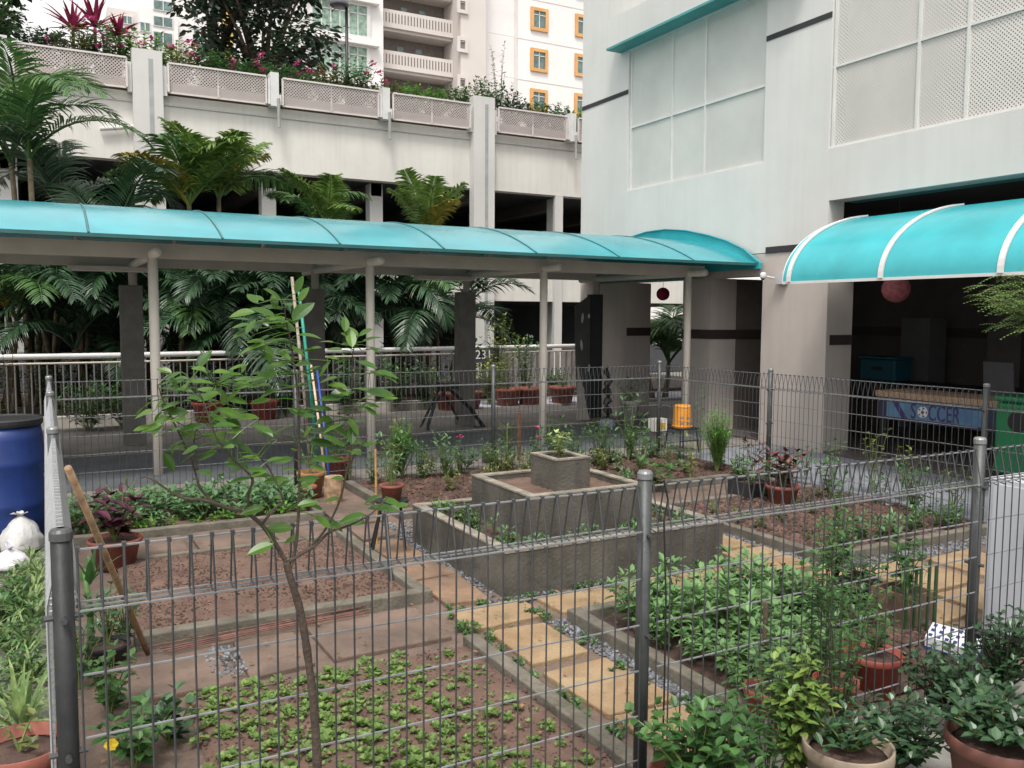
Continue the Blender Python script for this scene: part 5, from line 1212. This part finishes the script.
# plastic bags
def bag(c, r, h, lab, m_):
    V = []; n = 26; rr = random.Random(int(r*1000)); rows = 9
    for j in range(rows+1):
        t_ = j/rows; q = r*(1-.15*(1-t_))*(1-t_**2.2)+.012
        for k in range(n):
            a = 2*math.pi*k/n; w = 1+.16*math.sin(k*3+j*.8)*(.3+t_)+rr.uniform(-.06,.06); V.append((c[0]+q*w*math.cos(a), c[1]+q*w*math.sin(a), c[2]+h*t_))
    Fc = [(j*n+k, j*n+(k+1)%n, (j+1)*n+(k+1)%n, (j+1)*n+k) for j in range(rows) for k in range(n)]+[tuple(reversed(range(n)))]
    t = thing('plastic_bag', lab, 'bag', c, 'plastic bags by the barrel'); MB().add(V, Fc).build('bag_body', m_, t, smooth=True)
    ml = MB(); tp = Vector(c)+Vector((0,0,h*.96))
    for k in range(4): ml.leaf(tp, (rv(-1,1),rv(-1,1),.8), (0,0,1), .08, .05, .4, .4, 4)
    ml.build('tied_top', m_, t)
mbg = mat('white_plastic_film', (.62,.61,.60), .35, .12, 8, .5, 25, trans=.2)
c = G(25,548); bag((c.x-.02,c.y,0), .15, .25, 'knotted translucent white plastic bag in front of the blue barrel', mbg)
c = G(14,566); bag((c.x-.02,c.y,0), .12, .12, 'flatter white plastic bag nearer the camera by the spider plants', mat('bright_bag', (.72,.70,.74), .4, .1, 8, .5, 25))

# orange bucket & box near rear corner
c = pl(682,427,1,8.75)
t = thing('metal_stool', 'dark metal stool behind the rear corner holding the orange basket', 'stool', (c.x,8.75,0))
for dx in (-.13,.13):
    for dy in (-.13,.13): MB().tube([(c.x+dx*1.2,8.75+dy*1.2,0),(c.x+dx,8.75+dy,c.z-.02)], .01, 6).build('leg', M_black, t)
MB().box(c.x-.16,c.x+.16,8.59,8.91,c.z-.02,c.z-.001).build('seat', M_black, t)
MB().tube([(c.x-.15,8.6,c.z*.5),(c.x+.15,8.6,c.z*.5)], .008, 5).build('stretcher', M_black, t)
t = thing('orange_basket', 'upturned orange plastic basket on the dark stool', 'basket', (c.x,8.75,c.z))
mor = mat('orange_plastic', (.66,.27,.03), .5, .1, 6)
hh = pl(682,405,1,8.75).z-c.z
b = MB().lathe((c.x,8.75,c.z), [(.13,0),(.135,.02),(.126,.025),(.11,hh-.01),(.10,hh),(.02,hh-.004)], 24).build('basket_body', mor, t)
mk = MB()
for a in (-2.3,-1.6,-1.0):
    for z_ in (.06,.13): mk = MB(); mk.obox((c.x+.128*math.cos(a)*(1-z_*.6),8.75+.128*math.sin(a)*(1-z_*.6),c.z+z_), (-math.sin(a)*.022,math.cos(a)*.022,0), (math.cos(a)*.002,math.sin(a)*.002,0), (0,0,.014)); mk.build('grey_print', mat('grey_print', (.22,.2,.22), .6, .1), b)
c = pl(660,425,1,8.8); t = thing('carton', 'small white carton with a yellow print left of the orange basket', 'carton', (c.x-.02,8.85,0))
bevel(MB().box(c.x-.1,c.x+.1,8.78,8.92,c.z-.08,c.z+.08).build('carton_body', mat('white_card', (.6,.59,.55), .8, .05), t), .004)
MB().box(c.x-.07,c.x+.07,8.774,8.779,c.z-.05,c.z+.03).build('yellow_print', mat('yellow_print', (.6,.42,.05), .7, .3, 20), t)
MB().box(c.x-.08,c.x+.08,8.8,8.9,0,c.z-.081).build('stand_block', M_clad, t)
# black folding frame (easel like)
t = thing('folding_easel', 'black folding frame with splayed legs on the walkway', 'frame', (5.1,11.9,0))
Yp = 12.0; zf = lambda px, py: pl(px, py, 1, Yp)
ap = zf(448,388)
ap2 = ap+Vector((0,.3,0))
MB().tube([ap, zf(436,400), zf(428,425), zf(427,434)], .025, 6).build('leg', M_black, t)
MB().tube([ap, zf(470,408), zf(486,430)], .03, 6).build('leg', M_black, t)
MB().tube([ap2, ap2+Vector((-.35,.1,-.75))], .02, 6).build('leg', M_black, t)
MB().tube([ap2, ap2+Vector((.5,.1,-.78))], .02, 6).build('leg', M_black, t)
MB().obox(ap+Vector((.05,.12,.03)), (.14,0,0), (0,.16,0), (0,0,.05)).build('frame_head', M_black, t)
MB().tube([zf(474,428), zf(490,431)], .045, 8).build('foot', M_black, t)
# dark statue-like stand near passage
c = G(607,428); t = thing('garden_ornament', 'dark twisted ornament on a pale round base beside the passage pillar', 'ornament', (c.x,c.y,0))
pts = [Vector((c.x+.04*math.sin(i*1.7),c.y,.15+.075*i)) for i in range(12)]
MB().tube(pts, [.07,.05,.075,.045,.07,.05,.08,.05,.06,.04,.05,.02], 9).build('twisted_stem', mat('dark_bronze', (.03,.03,.035), .4, .4, 20), t)
MB().lathe((c.x,c.y,0), [(.12,0),(.14,.06),(.1,.13),(.05,.15)], 18).build('base', mat('blue_grey_glaze', (.30,.31,.38), .4, .1), t, smooth=True)
c = G(625,425); potted('leafy plant in a pale grey tub beside the dark ornament', (c.x+.1,c.y,0), .16, .4, mat('grey_tub',(.35,.33,.32),.7,.1), L_bright, .45, .25, 14, .1, .02, 12)

# ------------------------------------------------------------------ lime tree in front of the fence
lt = thing('lime_tree', 'young lime tree with a crooked trunk in front of the fence', 'tree', (.6,2.18,0))
Yt = 2.2
def T(px, py, dy=0): return pl(px, py, 1, Yt+dy)
bw = MB()
def br(pts, r0, r1, dys=None, n=8):
    P = [T(*p[:2], (p[2] if len(p) > 2 else 0)) for p in pts]
    # smooth subdivision
    Q = []
    for i in range(len(P)-1):
        p0 = P[max(i-1,0)]; p1 = P[i]; p2 = P[i+1]; p3 = P[min(i+2,len(P)-1)]
        for k in range(4):
            t = k/4; Q.append(.5*((2*p1)+(p2-p0)*t+(2*p0-5*p1+4*p2-p3)*t*t+(3*p1-p0-3*p2+p3)*t**3))
    Q.append(P[-1]); N = len(Q)
    bw.tube(Q, [(r0+(r1-r0)*i/(N-1))*.8*rv(.9,1.12) for i in range(N)], n); return Q
base = T(312,768); 
tr = br([(300,1010),(308,900),(315,800),(317,760),(313,700),(307,650),(300,610),(291,580),(286,562)], .0165, .011)
b1 = br([(288,566),(270,535),(250,515),(228,508),(205,500),(180,497,.05),(150,478,.08),(140,478,.1)], .008, .0022)
b2 = br([(213,502),(200,488),(193,465,.03),(180,435,.05),(165,405,.05),(158,385,.05)], .0048, .0015)
b3 = br([(250,516),(248,495,-.04),(252,478,-.06),(232,458,-.08),(215,435,-.1),(203,400,-.1),(190,380,-.1)], .0048, .0015)
b4 = br([(262,524),(275,508),(283,500),(270,470,.03),(258,455,.03)], .005, .002)
b5 = br([(290,570),(296,545),(299,500),(299,450),(298,400),(292,350),(286,320),(284,300)], .0058, .0016)
b6 = br([(288,562),(315,545),(330,532),(350,525),(372,513),(388,497)], .007, .002)
b7 = br([(312,545),(325,530),(338,505),(345,480),(352,440),(352,400),(352,360),(355,345)], .0045, .0014)
b8 = br([(348,470),(355,455),(368,435)], .003, .0015)
b9 = br([(197,470),(194,440),(200,420,.05),(215,385,.05)], .003, .0015)
b10 = br([(192,500),(205,440),(175,430),(150,410)], .002, .0015) if False else None
bw.build('trunk', mat('lime_bark', (.075,.052,.038), .85, .3, 25, .6, 90, col2=(.035,.027,.02)), lt, smooth=True)
ll = MB(); lp = MB()
LV = [ # px, py, length px, angle deg (direction in picture, 0=right, 90=up)
 (210,383,35,170),(215,372,28,20),(190,392,38,165),(185,378,30,200),(178,403,30,190),(200,400,30,30),(230,400,32,5),(212,415,30,-30),(185,412,34,175),(170,418,30,190),(160,436,26,180),(182,430,30,20),
 (205,435,34,-20),(165,455,26,-60),(228,432,24,10),(240,445,28,-30),(196,448,28,200),(210,425,30,60),(222,410,34,-10),(178,390,28,110),(200,365,26,70),(235,385,28,15),(170,372,26,150),(228,465,30,10),(248,470,34,8),(240,455,26,-70),(262,470,28,40),
 (250,380,36,175),(262,378,34,190),(270,360,30,100),(276,342,34,165),(260,328,38,170),(252,312,34,175),(285,320,36,180),(280,300,34,120),(295,318,34,60),(300,335,38,10),(288,345,30,-30),(275,372,36,205),(262,345,34,190),(296,365,36,20),(308,350,30,30),
 (305,385,34,185),(268,400,34,190),(255,418,38,175),(320,400,40,15),(312,432,44,10),(290,410,30,-20),(275,440,36,185),(315,460,38,5),(290,460,34,185),(285,480,36,175),
 (340,350,34,170),(352,345,30,100),(365,350,30,10),(378,372,40,0),(345,365,34,200),(360,362,30,-20),(335,378,36,190),(370,392,44,-5),(365,408,30,-30),(340,398,34,175),(330,410,36,165),(358,402,34,30),(340,425,34,200),(345,330,26,95),(360,335,30,40),
 (330,425,34,-30),(350,420,30,-60),(355,440,28,-20),(330,445,38,160),(310,410,34,190),(262,508,36,190),(290,528,36,175),(270,545,36,200),(300,505,34,20),(372,508,40,10),(385,500,34,-10),(362,515,36,190),(325,520,34,-20),(270,432,32,150),(262,300,30,140),(247,325,34,185),(250,330,30,200),(272,315,30,150),(300,300,28,70),(268,385,30,170),
 (160,425,26,200),(150,412,30,185),(218,390,26,-40),(195,425,32,220),(215,452,30,200),(238,425,30,160),(205,372,28,150),(222,380,26,60),(230,370,26,30),(300,480,34,10),(318,370,34,200)]
nodes = [q for b in (b1[12:],b2,b3,b4,b5[6:],b6,b7,b8,b9) for q in b]
for (px, py, ln, an) in LV+[(a_+rv(-13,13), b_+rv(-10,10), c_*rv(.6,.9), d_+rv(-50,50)) for a_, b_, c_, d_ in LV]:
    p = T(px, py, rv(-.07,.07)); L_ = ln*1.6/F*rv(.7,1.05)
    a = R(an); d = RT*math.cos(a)+UP*math.sin(a)*.8+FW*rv(-.5,.5)
    near = min(nodes, key=lambda q: (q-p).length)
    if (near-p).length > .16: continue
    st = p-d.normalized()*L_*.15
    lp.tube([near, near.lerp(st,.5)+Vector((0,0,.004)), st], [.0014,.0012,.001], 4)
    ll.leaf(st, d, Vector((rv(-.3,.3),rv(-.9,-.2),1)), L_*1.15, L_*.52, rv(.05,.4), .2, 6, 'oval')
for b in (b2,b3,b5,b7,b9,b4):
    for q in b[len(b)//3::3]:
        for _ in range(1):
            a = rv(0,6.28); d = Vector((math.cos(a), math.sin(a), rv(-.1,.5))); ll.leaf(q, d, (rv(-.3,.3),-.3,1), rv(.035,.065), rv(.02,.032), .3, .2, 5, 'oval')
k0 = len(ll.v); ll.add(lp.v, lp.f); ll.build('foliage', L_lime, lt)

# feathery branch at right edge
bt = thing('feathery_tree', 'light green feathery leaved tree reaching in from the right edge', 'tree', (7.2,4.0,0))
cR = lambda px, py, dy=0: pl(px, py, 1, 4.0+dy)
mb = MB(); cb = cR(1045,330)
mb.tube([(cb.x+.02,4.0,0),(cb.x,4.0,.9),cb], [.03,.022,.015], 8)
tips = [(975,295),(985,285),(1000,275),(1015,275),(990,305),(1005,300),(1000,325),(1020,290),(1015,315),(985,300),(1030,270),(1040,285),(1050,300),(1035,310),(1060,280),(1005,285),(995,290),(1022,330)]
ml = MB()
for (px,py) in tips:
    e = cR(px,py,rv(-.25,.25)); mid = cb.lerp(e,.5)+Vector((0,0,.06)); P = [cb*(1-t)**2+mid*2*t*(1-t)+e*t*t for t in [k/6 for k in range(7)]]
    mb.tube(P, [.007-.0008*k for k in range(7)], 4)
    for k in range(2,7):
        p = P[k]
        for s_ in range(4):
            a = rv(0,6.28); d = Vector((math.cos(a),math.sin(a),rv(-.3,.3))); q = p
            for j in range(6):
                q = q+d.normalized()*.022-Vector((0,0,.002*j)); sd_ = d.cross(Vector((0,0,1))).normalized()
                for g in (-1,1): ml.leaf(q, sd_*g+d*.4, (0,0,1), .035, .014, .2, .1, 2)
mb.build('trunk', M_bark, bt, smooth=True); ml.build('crown', leafmat('feathery_leaf', (.22,.34,.10), .5, .3, .35), bt)
# unlabelled helpers cleanup
for o in list(COL.objects):
    if o.type == 'EMPTY' and not o.children: print('EMPTY THING', o.name)
for o in COL.objects:
    if 'category' in o and len(o['label'].split()) > 16: print('LONG', o.name, o['label'])
print('lettuce', cnt, 'objects', len(COL.objects), 'faces', sum(len(m.polygons) for m in bpy.data.meshes))
